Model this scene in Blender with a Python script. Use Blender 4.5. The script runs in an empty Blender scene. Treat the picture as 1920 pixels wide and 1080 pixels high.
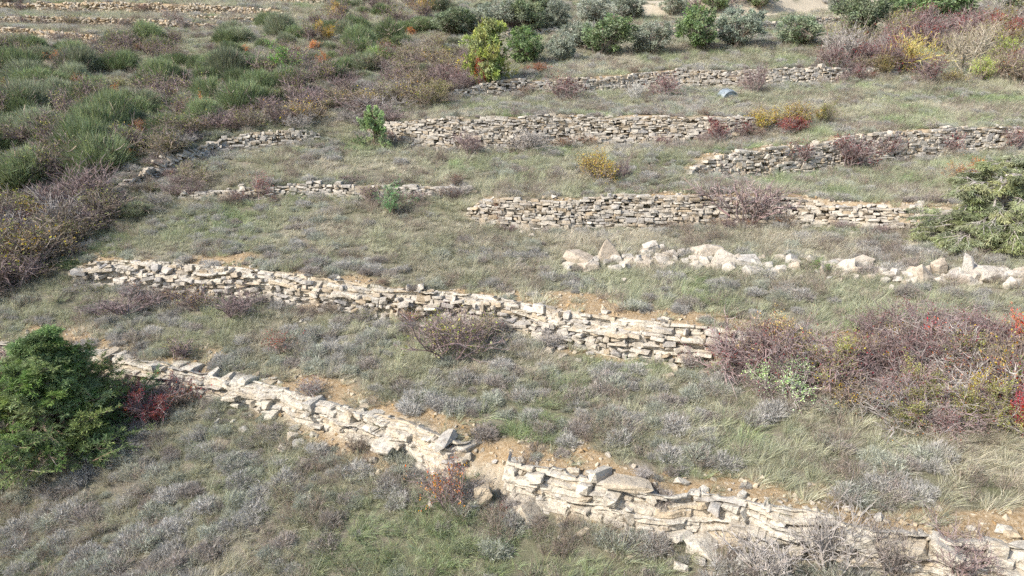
import bpy, bmesh, math
import numpy as np
from mathutils import Vector

SC = bpy.context.scene
COL = SC.collection
rng = np.random.default_rng(7)

# ------------------------------------------------------------------ camera
F_PX, PITCH, CAM = 1290.0, math.radians(-12.0), np.array((0.0, 0.0, 10.5))
cam_data = bpy.data.cameras.new('camera')
cam_data.sensor_width = 36.0
cam_data.lens = 36.0 * F_PX / 1920.0
cam_data.clip_start, cam_data.clip_end = 0.1, 2000.0
cam = bpy.data.objects.new('camera', cam_data)
COL.objects.link(cam)
cam.location = CAM
cam.rotation_euler = (math.radians(90.0) + PITCH, 0.0, 0.0)
SC.camera = cam

# ------------------------------------------------------------------ sky, sun, exposure
SUN_AZ, SUN_EL = math.atan2(-0.78, -0.50), math.radians(38.0)      # azimuth from +Y towards +X
world = bpy.data.worlds.new('World')
SC.world = world
world.use_nodes = True
wn = world.node_tree.nodes
sky = wn.new('ShaderNodeTexSky')
sky.sky_type = 'NISHITA'
sky.sun_disc = False
sky.sun_elevation = SUN_EL
sky.sun_rotation = SUN_AZ
sky.air_density, sky.dust_density = 1.0, 1.5
wn['Background'].inputs['Strength'].default_value = 0.15
world.node_tree.links.new(sky.outputs[0], wn['Background'].inputs['Color'])
sun_data = bpy.data.lights.new('sun', 'SUN')
sun_data.energy = 3.7
sun_data.angle = math.radians(0.6)
sun_data.color = (1.0, 0.95, 0.87)
sun = bpy.data.objects.new('sun', sun_data)
COL.objects.link(sun)
sd = Vector((math.sin(SUN_AZ) * math.cos(SUN_EL), math.cos(SUN_AZ) * math.cos(SUN_EL), math.sin(SUN_EL)))
sun.rotation_euler = sd.to_track_quat('Z', 'Y').to_euler()
sun.location = (-40, -20, 60)
SC.view_settings.view_transform = 'Standard'
SC.view_settings.look = 'None'
SC.view_settings.gamma = 1.0
SC.view_settings.use_curve_mapping = False
SC.view_settings.exposure = 0.88
SC.cycles.use_denoising = False
SC.cycles.adaptive_threshold = 0.025
SC.cycles.max_bounces = 3
SC.cycles.diffuse_bounces = 2
SC.cycles.transmission_bounces = 2

# ------------------------------------------------------------------ small maths
def hash2(ix, iy, seed):
    n = (ix.astype(np.int64) * 374761393 + iy.astype(np.int64) * 668265263 + seed * 1442695041) & 0x7fffffff
    n = ((n ^ (n >> 13)) * 1274126177) & 0x7fffffff
    return ((n ^ (n >> 16)) & 0xffff) / 65535.0

def vnoise(x, y, scale, seed=0):
    x = np.asarray(x, float) / scale; y = np.asarray(y, float) / scale
    ix, iy = np.floor(x), np.floor(y)
    fx, fy = x - ix, y - iy
    fx = fx * fx * (3 - 2 * fx); fy = fy * fy * (3 - 2 * fy)
    a, b = hash2(ix, iy, seed), hash2(ix + 1, iy, seed)
    c, d = hash2(ix, iy + 1, seed), hash2(ix + 1, iy + 1, seed)
    return (a * (1 - fx) + b * fx) * (1 - fy) + (c * (1 - fx) + d * fx) * fy

def fbm(x, y, scale, seed=0, octv=3):
    t, amp, tot = 0.0, 1.0, 0.0
    for k in range(octv):
        t = t + amp * vnoise(x, y, scale / 2 ** k, seed + k * 17); tot += amp; amp *= 0.5
    return t / tot

def sstep(a, b, v):
    t = np.clip((v - a) / (b - a), 0, 1)
    return t * t * (3 - 2 * t)

def unit(v):
    return v / np.maximum(np.linalg.norm(v, axis=-1, keepdims=True), 1e-9)

def rays(px, py):
    a = (np.asarray(px, float) - 960) / F_PX
    b = (540 - np.asarray(py, float)) / F_PX
    c, s = math.cos(PITCH), math.sin(PITCH)
    return np.stack([a, c - b * s, s + b * c], -1)

def to_px(p):
    d = np.asarray(p, float) - CAM
    c, s = math.cos(PITCH), math.sin(PITCH)
    dep = d[..., 1] * c + d[..., 2] * s
    up = -d[..., 1] * s + d[..., 2] * c
    return 960 + F_PX * d[..., 0] / dep, 540 - F_PX * up / dep, dep

TS = np.geomspace(5.0, 190.0, 700)
def hit(px, py, fun):
    px = np.atleast_1d(np.asarray(px, float)); py = np.atleast_1d(np.asarray(py, float))
    r = rays(px, py)
    P = CAM + r[:, None, :] * TS[None, :, None]
    below = P[..., 2] < fun(P[..., 0], P[..., 1])
    k = np.where(below.any(1), below.argmax(1), len(TS) - 1)
    k = np.maximum(k, 1)
    lo, hi = TS[k - 1].copy(), TS[k].copy()
    for _ in range(14):
        m = (lo + hi) / 2
        Q = CAM + r * m[:, None]
        b = Q[:, 2] < fun(Q[:, 0], Q[:, 1])
        hi = np.where(b, m, hi); lo = np.where(b, lo, m)
    return CAM + r * ((lo + hi) / 2)[:, None]

def in_poly(px, py, poly):
    px = np.asarray(px); py = np.asarray(py)
    ins = np.zeros(px.shape, bool)
    n = len(poly)
    for i in range(n):
        (x0, y0), (x1, y1) = poly[i], poly[(i + 1) % n]
        if y0 == y1: continue
        c = ((y0 > py) != (y1 > py)) & (px < (x1 - x0) * (py - y0) / (y1 - y0) + x0)
        ins ^= c
    return ins

# ------------------------------------------------------------------ materials
def new_mat(name):
    m = bpy.data.materials.new(name); m.use_nodes = True
    nt = m.node_tree; nt.nodes.clear()
    out = nt.nodes.new('ShaderNodeOutputMaterial')
    return m, nt, out

def node(nt, kind, **kw):
    n = nt.nodes.new(kind)
    for k, v in kw.items():
        setattr(n, k, v)
    return n

def leaf_mat(name, src, translucent=0.25, lo=0.55, hi=1.5, hue=0.04, sat=0.35):
    """src: 'object' reads the object colour, 'instance' the tint of each scattered plant."""
    m, nt, out = new_mat(name)
    L = nt.links.new
    if src == 'object':
        c = node(nt, 'ShaderNodeObjectInfo').outputs['Color']
    else:
        c = node(nt, 'ShaderNodeAttribute', attribute_type='INSTANCER', attribute_name='tint').outputs['Color']
    a = node(nt, 'ShaderNodeAttribute', attribute_name='rnd')
    sp = node(nt, 'ShaderNodeSeparateColor'); L(a.outputs['Color'], sp.inputs[0])
    mr = node(nt, 'ShaderNodeMapRange'); L(sp.outputs[0], mr.inputs[0])
    mr.inputs[3].default_value = lo; mr.inputs[4].default_value = hi
    mh = node(nt, 'ShaderNodeMapRange'); L(sp.outputs[1], mh.inputs[0])
    mh.inputs[3].default_value = 0.5 - hue; mh.inputs[4].default_value = 0.5 + hue
    ms = node(nt, 'ShaderNodeMapRange'); L(sp.outputs[2], ms.inputs[0])
    ms.inputs[3].default_value = 1 - sat; ms.inputs[4].default_value = 1 + sat
    hs = node(nt, 'ShaderNodeHueSaturation')
    L(mh.outputs[0], hs.inputs['Hue']); L(ms.outputs[0], hs.inputs['Saturation']); L(mr.outputs[0], hs.inputs['Value'])
    L(c, hs.inputs['Color'])
    d = node(nt, 'ShaderNodeBsdfDiffuse'); L(hs.outputs[0], d.inputs[0])
    if translucent > 0:
        t = node(nt, 'ShaderNodeBsdfTranslucent'); L(hs.outputs[0], t.inputs[0])
        mx = node(nt, 'ShaderNodeMixShader'); mx.inputs[0].default_value = translucent
        L(d.outputs[0], mx.inputs[1]); L(t.outputs[0], mx.inputs[2]); L(mx.outputs[0], out.inputs[0])
    else:
        L(d.outputs[0], out.inputs[0])
    return m

M_LEAF = leaf_mat('leaf', 'object')
M_CONIFER = leaf_mat('juniper_leaf', 'object', 0.2, 0.45, 1.6, 0.04, 0.35)
M_STEM = leaf_mat('stem', 'object', 0.0, 0.6, 1.4, 0.02, 0.3)
M_SCATTER = leaf_mat('scatter_plant', 'instance', 0.32, 0.65, 1.35)

def ramp(nt, stops, interp='LINEAR'):
    r = node(nt, 'ShaderNodeValToRGB'); r.color_ramp.interpolation = interp
    e = r.color_ramp.elements
    while len(e) < len(stops): e.new(0.5)
    for el, (p, c) in zip(e, stops):
        el.position = p; el.color = (*c, 1)
    return r

def stone_mat(name, cream, grey, ochre, lichen=0.5, scale=1.0):
    m, nt, out = new_mat(name); L = nt.links.new
    oi = node(nt, 'ShaderNodeObjectInfo'); at = node(nt, 'ShaderNodeAttribute', attribute_name='rnd')
    pos = node(nt, 'ShaderNodeNewGeometry')
    # one value for each stone: from the object, or from the stone's own value in a joined mesh
    wn_ = node(nt, 'ShaderNodeTexWhiteNoise', noise_dimensions='2D')
    cb = node(nt, 'ShaderNodeCombineXYZ'); L(oi.outputs['Random'], cb.inputs[0]); L(at.outputs['Fac'], cb.inputs[1])
    L(cb.outputs[0], wn_.inputs['Vector'])
    base = ramp(nt, [(0.0, ochre), (0.22, [(a * .6 + b * .4) for a, b in zip(cream, ochre)]), (0.4, cream), (0.72, [min(1, v * 1.12) for v in cream]), (0.86, [(a + b) / 2 for a, b in zip(cream, grey)]), (1.0, grey)])
    L(wn_.outputs['Value'], base.inputs[0])
    n1 = node(nt, 'ShaderNodeTexNoise'); n1.inputs['Scale'].default_value = 5.0 * scale; n1.inputs['Detail'].default_value = 6; n1.inputs['Roughness'].default_value = 0.65
    L(pos.outputs['Position'], n1.inputs['Vector'])
    r1 = ramp(nt, [(0.32, (0.48, 0.46, 0.44)), (0.5, (1, 1, 1)), (0.75, (1.12, 1.1, 1.06))])
    L(n1.outputs['Fac'], r1.inputs[0])
    mul = node(nt, 'ShaderNodeMix', data_type='RGBA', blend_type='MULTIPLY'); mul.inputs[0].default_value = 0.9
    L(base.outputs[0], mul.inputs[6]); L(r1.outputs[0], mul.inputs[7])
    n2 = node(nt, 'ShaderNodeTexNoise'); n2.inputs['Scale'].default_value = 13.0 * scale; n2.inputs['Detail'].default_value = 5; n2.inputs['Roughness'].default_value = 0.7
    L(pos.outputs['Position'], n2.inputs['Vector'])
    r2 = ramp(nt, [(0.54, (0, 0, 0)), (0.66, (1, 1, 1))]); L(n2.outputs['Fac'], r2.inputs[0])
    ml = node(nt, 'ShaderNodeMath', operation='MULTIPLY'); L(r2.outputs[0], ml.inputs[0]); ml.inputs[1].default_value = lichen
    mx = node(nt, 'ShaderNodeMix', data_type='RGBA'); L(ml.outputs[0], mx.inputs[0]); L(mul.outputs[2], mx.inputs[6])
    mx.inputs[7].default_value = (0.20, 0.185, 0.165, 1)
    n3 = node(nt, 'ShaderNodeTexNoise'); n3.inputs['Scale'].default_value = 2.2 * scale; n3.inputs['Detail'].default_value = 3
    L(pos.outputs['Position'], n3.inputs['Vector'])
    r3 = ramp(nt, [(0.55, (0, 0, 0)), (0.72, (0.6, 0.6, 0.6))]); L(n3.outputs['Fac'], r3.inputs[0])
    mo = node(nt, 'ShaderNodeMix', data_type='RGBA'); L(r3.outputs[0], mo.inputs[0]); L(mx.outputs[2], mo.inputs[6]); mo.inputs[7].default_value = (*ochre, 1)
    bs = node(nt, 'ShaderNodeBsdfPrincipled'); bs.inputs['Roughness'].default_value = 0.95; bs.inputs['Specular IOR Level'].default_value = 0.15
    L(mo.outputs[2], bs.inputs['Base Color'])
    bp = node(nt, 'ShaderNodeBump'); bp.inputs['Strength'].default_value = 0.7; bp.inputs['Distance'].default_value = 0.05
    L(n2.outputs['Fac'], bp.inputs['Height']); L(bp.outputs[0], bs.inputs['Normal'])
    L(bs.outputs[0], out.inputs[0])
    return m

M_WALL = stone_mat('limestone', (0.45, 0.41, 0.352), (0.33, 0.31, 0.29), (0.37, 0.295, 0.205), 0.6)
M_FAR = stone_mat('ochre_limestone', (0.43, 0.37, 0.285), (0.35, 0.325, 0.295), (0.39, 0.28, 0.165), 0.4, 0.6)
M_LEDGE = stone_mat('weathered_limestone', (0.47, 0.43, 0.36), (0.38, 0.355, 0.32), (0.40, 0.32, 0.22), 0.7, 1.5)
M_BOULDER = stone_mat('quarried_limestone', (0.455, 0.41, 0.35), (0.42, 0.395, 0.36), (0.40, 0.335, 0.26), 0.5)
M_GRAVEL = stone_mat('gravel', (0.42, 0.36, 0.27), (0.36, 0.32, 0.27), (0.34, 0.22, 0.10), 0.2)

def ground_mat():
    m, nt, out = new_mat('hillside_soil'); L = nt.links.new
    pos = node(nt, 'ShaderNodeNewGeometry')
    at = node(nt, 'ShaderNodeAttribute', attribute_name='soil')
    sp = node(nt, 'ShaderNodeSeparateColor'); L(at.outputs['Color'], sp.inputs[0])
    n1 = node(nt, 'ShaderNodeTexNoise'); n1.inputs['Scale'].default_value = 1.1; n1.inputs['Detail'].default_value = 8; n1.inputs['Roughness'].default_value = 0.7
    L(pos.outputs['Position'], n1.inputs['Vector'])
    litter = ramp(nt, [(0.3, (0.10, 0.105, 0.06)), (0.48, (0.16, 0.15, 0.10)), (0.6, (0.20, 0.175, 0.135)), (0.75, (0.26, 0.22, 0.17))])
    L(n1.outputs['Fac'], litter.inputs[0])
    n2 = node(nt, 'ShaderNodeTexNoise'); n2.inputs['Scale'].default_value = 14; n2.inputs['Detail'].default_value = 6; n2.inputs['Roughness'].default_value = 0.75
    L(pos.outputs['Position'], n2.inputs['Vector'])
    soil = ramp(nt, [(0.3, (0.18, 0.12, 0.06)), (0.48, (0.30, 0.215, 0.125)), (0.62, (0.39, 0.31, 0.21)), (0.78, (0.48, 0.42, 0.33))])
    L(n2.outputs['Fac'], soil.inputs[0])
    pale = ramp(nt, [(0.3, (0.30, 0.25, 0.18)), (0.55, (0.44, 0.38, 0.29)), (0.8, (0.52, 0.47, 0.39))])
    L(n2.outputs['Fac'], pale.inputs[0])
    a = node(nt, 'ShaderNodeMix', data_type='RGBA'); L(sp.outputs[0], a.inputs[0]); L(litter.outputs[0], a.inputs[6]); L(soil.outputs[0], a.inputs[7])
    b = node(nt, 'ShaderNodeMix', data_type='RGBA'); L(sp.outputs[1], b.inputs[0]); L(a.outputs[2], b.inputs[6]); L(pale.outputs[0], b.inputs[7])
    bs = node(nt, 'ShaderNodeBsdfPrincipled'); bs.inputs['Roughness'].default_value = 1.0; bs.inputs['Specular IOR Level'].default_value = 0.05
    L(b.outputs[2], bs.inputs['Base Color'])
    bp = node(nt, 'ShaderNodeBump'); bp.inputs['Strength'].default_value = 0.8; bp.inputs['Distance'].default_value = 0.06
    L(n2.outputs['Fac'], bp.inputs['Height']); L(bp.outputs[0], bs.inputs['Normal'])
    L(bs.outputs[0], out.inputs[0])
    return m
M_GROUND = ground_mat()

# ------------------------------------------------------------------ objects and meshes
def tag(o, label=None, cat=None, group=None, kind=None):
    if label: o['label'] = label
    if cat: o['category'] = cat
    if group: o['group'] = group
    if kind: o['kind'] = kind
    return o

def link(name, data, parent=None, loc=None, color=None):
    o = bpy.data.objects.new(name, data); COL.objects.link(o)
    if parent: o.parent = parent
    if loc is not None: o.location = loc
    if color is not None: o.color = (*color, 1.0)
    return o

def mesh_np(name, V, T, mat, rnd=None, smooth=False):
    """Triangle mesh from arrays; rnd is one colour for each vertex."""
    V = np.asarray(V, np.float32); T = np.asarray(T, np.int32)
    me = bpy.data.meshes.new(name)
    me.vertices.add(len(V)); me.vertices.foreach_set('co', V.ravel())
    me.loops.add(T.size); me.loops.foreach_set('vertex_index', T.ravel())
    me.polygons.add(len(T))
    k = T.shape[1]
    me.polygons.foreach_set('loop_start', np.arange(0, T.size, k, dtype=np.int32))
    if rnd is not None:
        c = np.ones((len(V), 4), np.float32); c[:, :3] = rnd
        a = me.attributes.new('rnd', 'FLOAT_COLOR', 'POINT'); a.data.foreach_set('color', c.ravel())
    me.update(calc_edges=True)
    me.polygons.foreach_set('use_smooth', np.full(len(T), smooth))
    me.materials.append(mat)
    return me

class Geo:
    """Collects blades, leaves and twigs as triangles."""
    def __init__(s): s.V, s.T, s.C, s.n = [], [], [], 0
    def add(s, V, T, C):
        s.V.append(V); s.T.append(T + s.n); s.C.append(C); s.n += len(V)
    def mesh(s, name, mat):
        return mesh_np(name, np.concatenate(s.V), np.concatenate(s.T), mat, np.concatenate(s.C))
    def blades(s, base, d, length, width, droop, rg, segs=2, rnd=None):
        n = len(base); d = unit(d)
        side = unit(np.cross(d, rg.normal(size=(n, 3))))
        length = np.broadcast_to(length, n)[:, None]; width = np.broadcast_to(width, n)[:, None]; droop = np.broadcast_to(droop, n)[:, None]
        rows = []
        for k in range(segs + 1):
            t = k / segs
            c = base + d * length * t + np.array((0, 0, -1.0)) * droop * length * t * t
            w = width * (1 - t * 0.92) * 0.5
            rows += [c - side * w, c + side * w]
        V = np.stack(rows, 1).reshape(-1, 3)
        T = []
        for k in range(segs):
            T += [(2 * k, 2 * k + 1, 2 * k + 3), (2 * k, 2 * k + 3, 2 * k + 2)]
        T = (np.array(T)[None] + (np.arange(n) * (2 * segs + 2))[:, None, None]).reshape(-1, 3)
        c = rg.random((n, 3)) if rnd is None else rnd
        s.add(V, T, np.repeat(c, 2 * segs + 2, 0))
    def spikes(s, base, d, length, width, rg, rnd=None):
        n = len(base); d = unit(d)
        side = unit(np.cross(d, rg.normal(size=(n, 3))))
        length = np.broadcast_to(length, n)[:, None]; width = np.broadcast_to(width, n)[:, None]
        V = np.stack([base - side * width / 2, base + side * width / 2, base + d * length], 1).reshape(-1, 3)
        c = rg.random((n, 3)) if rnd is None else rnd
        s.add(V, np.arange(3 * n).reshape(-1, 3), np.repeat(c, 3, 0))
    def leaves(s, base, d, length, width, rg, rnd=None):
        n = len(base); d = unit(d)
        side = unit(np.cross(d, rg.normal(size=(n, 3))))
        nor = np.cross(d, side)
        length = np.broadcast_to(length, n)[:, None]; width = np.broadcast_to(width, n)[:, None]
        mid = base + d * length * 0.5 + nor * length * 0.08
        V = np.stack([base, mid - side * width / 2, base + d * length, mid + side * width / 2], 1).reshape(-1, 3)
        T = (np.array([(0, 1, 2), (0, 2, 3)])[None] + (np.arange(n) * 4)[:, None, None]).reshape(-1, 3)
        c = rg.random((n, 3)) if rnd is None else rnd
        s.add(V, T, np.repeat(c, 4, 0))
    def twigs(s, p0, p1, r0, r1, rg, sides=3, rnd=None):
        n = len(p0); d = unit(p1 - p0)
        a = unit(np.cross(d, rg.normal(size=(n, 3)))); b = np.cross(d, a)
        r0 = np.broadcast_to(r0, n)[:, None]; r1 = np.broadcast_to(r1, n)[:, None]
        rows = []
        for p, r in ((p0, r0), (p1, r1)):
            for k in range(sides):
                t = 2 * math.pi * k / sides
                rows.append(p + (a * math.cos(t) + b * math.sin(t)) * r)
        V = np.stack(rows, 1).reshape(-1, 3)
        T = []
        for k in range(sides):
            j = (k + 1) % sides
            T += [(k, j, sides + j), (k, sides + j, sides + k)]
        T = (np.array(T)[None] + (np.arange(n) * 2 * sides)[:, None, None]).reshape(-1, 3)
        c = rg.random((n, 3)) if rnd is None else rnd
        s.add(V, T, np.repeat(c, 2 * sides, 0))

# ------------------------------------------------------------------ the hillside
TAN = math.tan(math.radians(18.0))
def base_z(x, y):
    x = np.asarray(x, float); y = np.asarray(y, float)
    near = 1 - sstep(8, 34, y)
    z = TAN * y + 0.16 * x * near
    z = z + 0.35 * (fbm(x, y, 9.0, 3, 2) - 0.5)
    return z

# crest of each wall: pixel x, pixel y, height of its face in pixels
WALLS = [
 dict(key='W1', style='ledge', crest=[(-60, 650, 45), (60, 655, 45), (130, 660, 45), (195, 670, 45), (300, 686, 62), (400, 703, 50), (500, 727, 55), (560, 743, 65), (640, 766, 62), (700, 784, 70), (780, 804, 95), (850, 836, 100), (880, 850, 80), (915, 856, 75), (950, 866, 95), (1050, 888, 105), (1150, 915, 95), (1250, 930, 100), (1350, 945, 110), (1450, 965, 115), (1560, 988, 120), (1700, 1010, 120), (1830, 1028, 110), (2010, 1050, 100)],
      gap=[(882, 930)], label='long weathered limestone ledge wall running diagonally across the foreground, lowest of all'),
 dict(key='W2', style='mixed', crest=[(128, 524, 8), (145, 513, 28), (180, 504, 38), (270, 499, 55), (350, 504, 62), (440, 511, 62), (520, 519, 58), (600, 527, 66), (680, 544, 55), (760, 552, 52), (860, 559, 48), (960, 574, 52), (1050, 591, 64), (1150, 604, 74), (1250, 616, 82), (1330, 624, 78), (1420, 638, 66), (1500, 652, 50), (1600, 668, 45), (1750, 695, 35), (1900, 720, 10)],
      label='long crumbling dry stone wall of the second terrace, below the boulder row'),
 dict(key='W3', style='wall', crest=[(880, 394, 8), (900, 385, 36), (930, 377, 48), (1000, 377, 50), (1060, 377, 54), (1150, 373, 58), (1250, 369, 58), (1330, 369, 54), (1420, 373, 46), (1500, 375, 48), (1600, 379, 48), (1700, 384, 46), (1780, 391, 36), (1860, 400, 10)],
      label='tidy coursed dry stone wall in the middle, just above the boulder row'),
 dict(key='W3L', style='wall', crest=[(340, 362, 5), (400, 361, 14), (450, 360, 14), (560, 349, 15), (640, 351, 17), (720, 351, 17), (800, 354, 14), (860, 354, 12), (885, 356, 4)],
      label='low overgrown stone course left of the tidy middle wall'),
 dict(key='W4', style='wall', crest=[(690, 238, 8), (770, 231, 38), (850, 225, 54), (960, 221, 58), (1080, 221, 50), (1200, 223, 50), (1320, 228, 46), (1400, 232, 34), (1460, 236, 6)],
      label='pale dry stone wall above the yellow bush, left of the stepped wall'),
 dict(key='W4B', style='wall', crest=[(1292, 326, 6), (1306, 312, 20), (1335, 295, 36), (1420, 278, 52), (1500, 267, 54), (1600, 257, 54), (1700, 249, 48), (1800, 243, 44), (1920, 239, 40), (2040, 236, 36)],
      label='dry stone wall with a sloping stepped end at right, hung with red creepers'),
 dict(key='W4L', style='wall', crest=[(420, 262, 5), (445, 252, 26), (500, 248, 30), (555, 249, 24), (600, 252, 6)],
      label='short stone wall end among bare thickets at the upper left'),
 dict(key='W5', style='wall', crest=[(800, 184, 4), (870, 172, 14), (920, 160, 26), (1000, 155, 24), (1100, 151, 28), (1200, 140, 30), (1280, 134, 34), (1360, 133, 36), (1450, 132, 34), (1540, 129, 30), (1600, 130, 20), (1680, 134, 6)],
      label='upper dry stone wall behind the pale blue barrel'),
 dict(key='LD', style='rubble', crest=[(222, 352, 6), (240, 340, 22), (290, 312, 26), (350, 284, 26), (400, 266, 22), (428, 256, 6)],
      label='tumbled stone boundary wall climbing the slope at the left'),
 dict(key='W6', style='wall', crest=[(1225, 70, 4), (1245, 56, 22), (1275, 53, 26), (1330, 58, 12), (1400, 52, 10), (1480, 40, 14), (1560, 32, 16), (1610, 34, 4)],
      label='broken stone wall between the rows of olive trees'),
 dict(key='W7', style='rubble', crest=[(930, 68, 3), (960, 60, 9), (1010, 57, 9), (1050, 56, 8), (1080, 58, 3)],
      label='thin broken stone course behind the left olive trees'),
 dict(key='BANK', style='bank', crest=[(1175, 24, 4), (1210, 8, 26), (1300, 0, 38), (1400, -4, 40), (1480, -8, 36), (1560, -14, 30), (1640, -20, 10)], label=None),
 dict(key='FA', style='far', crest=[(-80, 4, 12), (60, 6, 14), (185, 5, 18), (260, 7, 17), (340, 10, 16), (430, 13, 15), (500, 20, 9), (540, 26, 3)],
      label='ochre far terrace wall, topmost wholly visible one at the upper left'),
 dict(key='FB', style='far', crest=[(-80, 31, 12), (60, 33, 12), (150, 35, 12), (220, 36, 13), (300, 38, 13), (380, 43, 9), (430, 46, 3)],
      label='second far terrace wall at the upper left, beneath the ochre one'),
 dict(key='FC', style='far', crest=[(-80, 46, 10), (20, 52, 12), (90, 57, 13), (160, 66, 12), (240, 75, 10), (280, 80, 3)],
      label='lowest far terrace wall at the upper left, above the broom'),
 dict(key='FD', style='far', crest=[(350, 32, 2), (380, 31, 8), (440, 31, 8), (490, 32, 7), (510, 33, 2)],
      label='short pale far wall segment at the upper left'),
 dict(key='FE', style='far', crest=[(430, -6, 6), (520, -4, 12), (600, 0, 12), (680, -2, 10), (760, -6, 6)],
      label='far pale terrace wall cut by the top edge, left of the olives'),
]

for W in WALLS:
    c = np.array(W['crest'], float)
    h = np.full(len(c), 0.8)
    for _ in range(4):
        P = np.concatenate([hit(c[i:i + 1, 0], c[i:i + 1, 1], lambda x, y, i=i: base_z(x, y) + h[i] / 2) for i in range(len(c))])
        _, _, dep = to_px(P)
        r = rays(c[:, 0], c[:, 1]); cosa = np.hypot(r[:, 0], r[:, 1]) / np.linalg.norm(r, axis=1)
        h = np.clip({'W1': 0.46, 'W2': 0.72, 'W3': 0.95, 'W4': 1.0, 'W4B': 1.0, 'W5': 0.85, 'W3L': 0.75, 'FA': 1.15, 'FB': 1.1, 'FC': 1.1, 'FD': 1.1}.get(W['key'], 0.8) * c[:, 2] * dep / F_PX / np.maximum(cosa, 0.5), 0.02, 1.9)
    # resample along the crest
    seg = np.hypot(*np.diff(P[:, :2], axis=0).T); acc = np.concatenate([[0], np.cumsum(seg)])
    n = max(12, int(acc[-1] / 0.2)); s = np.linspace(0, acc[-1], n)
    xy = np.stack([np.interp(s, acc, P[:, 0]), np.interp(s, acc, P[:, 1])], 1)
    for _ in range(6):
        xy[1:-1] = (xy[:-2] + 2 * xy[1:-1] + xy[2:]) / 4
    t = unit(np.gradient(xy, axis=0)); nrm = np.stack([-t[:, 1], t[:, 0]], 1)
    xy = xy + nrm * ((fbm(s, s * 0 + 1, 1.6, 91 + len(s)) - 0.5) * 0.28)[:, None]
    W.update(s=s, xy=xy, t=t, n=nrm, h=np.interp(s, acc, h), px=np.interp(s, acc, c[:, 0]), P=P, far=acc[-1])
    W['soft'] = np.full(n, {'bank': 1.3, 'far': 0.35}.get(W['style'], 0.14))
    for g0, g1 in W.get('gap', []):
        k = sstep(g0 - 22, g0 + 12, W['px']) * (1 - sstep(g1 - 12, g1 + 22, W['px']))
        W['soft'] = W['soft'] + 0.6 * k
        W['gapk'] = k

NV, NU = 520, 580
Y0, Y1 = 4.0, 165.0
VROWS = Y0 * np.exp(np.linspace(0, math.log(Y1 / Y0), NV))
def half_w(y): return 0.92 * y + 7.0
UU = np.linspace(-1, 1, NU)
GX = UU[None, :] * half_w(VROWS)[:, None]
GY = np.repeat(VROWS[:, None], NU, 1)

def wall_field(x, y):
    """height offset of the terraces, and per point: signed distance to the nearest wall, its height, and whose it is."""
    off = np.zeros(x.shape); best = np.full(x.shape, 9.0); bs = np.full(x.shape, 9.0); bh = np.zeros(x.shape); bi = np.full(x.shape, -1)
    for wi, W in enumerate(WALLS):
        lo, hi = W['xy'].min(0) - 10, W['xy'].max(0) + 10
        m = np.nonzero((x > lo[0]) & (x < hi[0]) & (y > lo[1]) & (y < hi[1]))
        if not len(m[0]): continue
        p = np.stack([x[m], y[m]], 1).astype(np.float32); q = W['xy'].astype(np.float32)
        near = np.empty(len(p), int)
        for k in range(0, len(p), 20000):
            dd = ((p[k:k + 20000, None, :] - q[None]) ** 2).sum(-1)
            near[k:k + 20000] = dd.argmin(1)
        rel = p - q[near]
        sg = (rel * W['n'][near]).sum(1); d = np.hypot(*rel.T)
        hh = W['h'][near]; sf = W['soft'][near]
        fade = np.exp(-np.maximum(d - 0.3, 0) / 3.0)
        S = sstep(-1, 1, (sg - 0.05) / sf) * 2 - 1
        off[m] += hh / 2 * S * fade
        b = d < best[m]
        idx = tuple(a[b] for a in m)
        best[idx] = d[b]; bs[idx] = (np.sign(sg) * d)[b]; bh[idx] = hh[b]; bi[idx] = wi
    return off, bs, bh, bi

OFF, WS, WH, WI = wall_field(GX, GY)
GZ = base_z(GX, GY) + OFF + 0.10 * (fbm(GX, GY, 1.3, 41, 3) - 0.5) + 0.06 * (vnoise(GX, GY, 0.35, 77) - 0.5)

def grid_uv(x, y):
    x = np.asarray(x, float); y = np.asarray(y, float)
    v = np.log(np.clip(y, Y0, Y1 * 0.9999) / Y0) / math.log(Y1 / Y0) * (NV - 1)
    u = np.clip((x / half_w(np.clip(y, Y0, Y1)) + 1) / 2, 0, 0.99999) * (NU - 1)
    return u, v

def lookup(G, x, y):
    u, v = grid_uv(x, y)
    i, j = np.minimum(v.astype(int), NV - 2), np.minimum(u.astype(int), NU - 2)
    fv, fu = v - i, u - j
    return (G[i, j] * (1 - fu) + G[i, j + 1] * fu) * (1 - fv) + (G[i + 1, j] * (1 - fu) + G[i + 1, j + 1] * fu) * fv

def nearest(G, x, y):
    u, v = grid_uv(x, y)
    return G[np.round(v).astype(int), np.round(u).astype(int)]

def ground(x, y): return lookup(GZ, x, y)
def at(px, py): return hit(px, py, ground)

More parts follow.
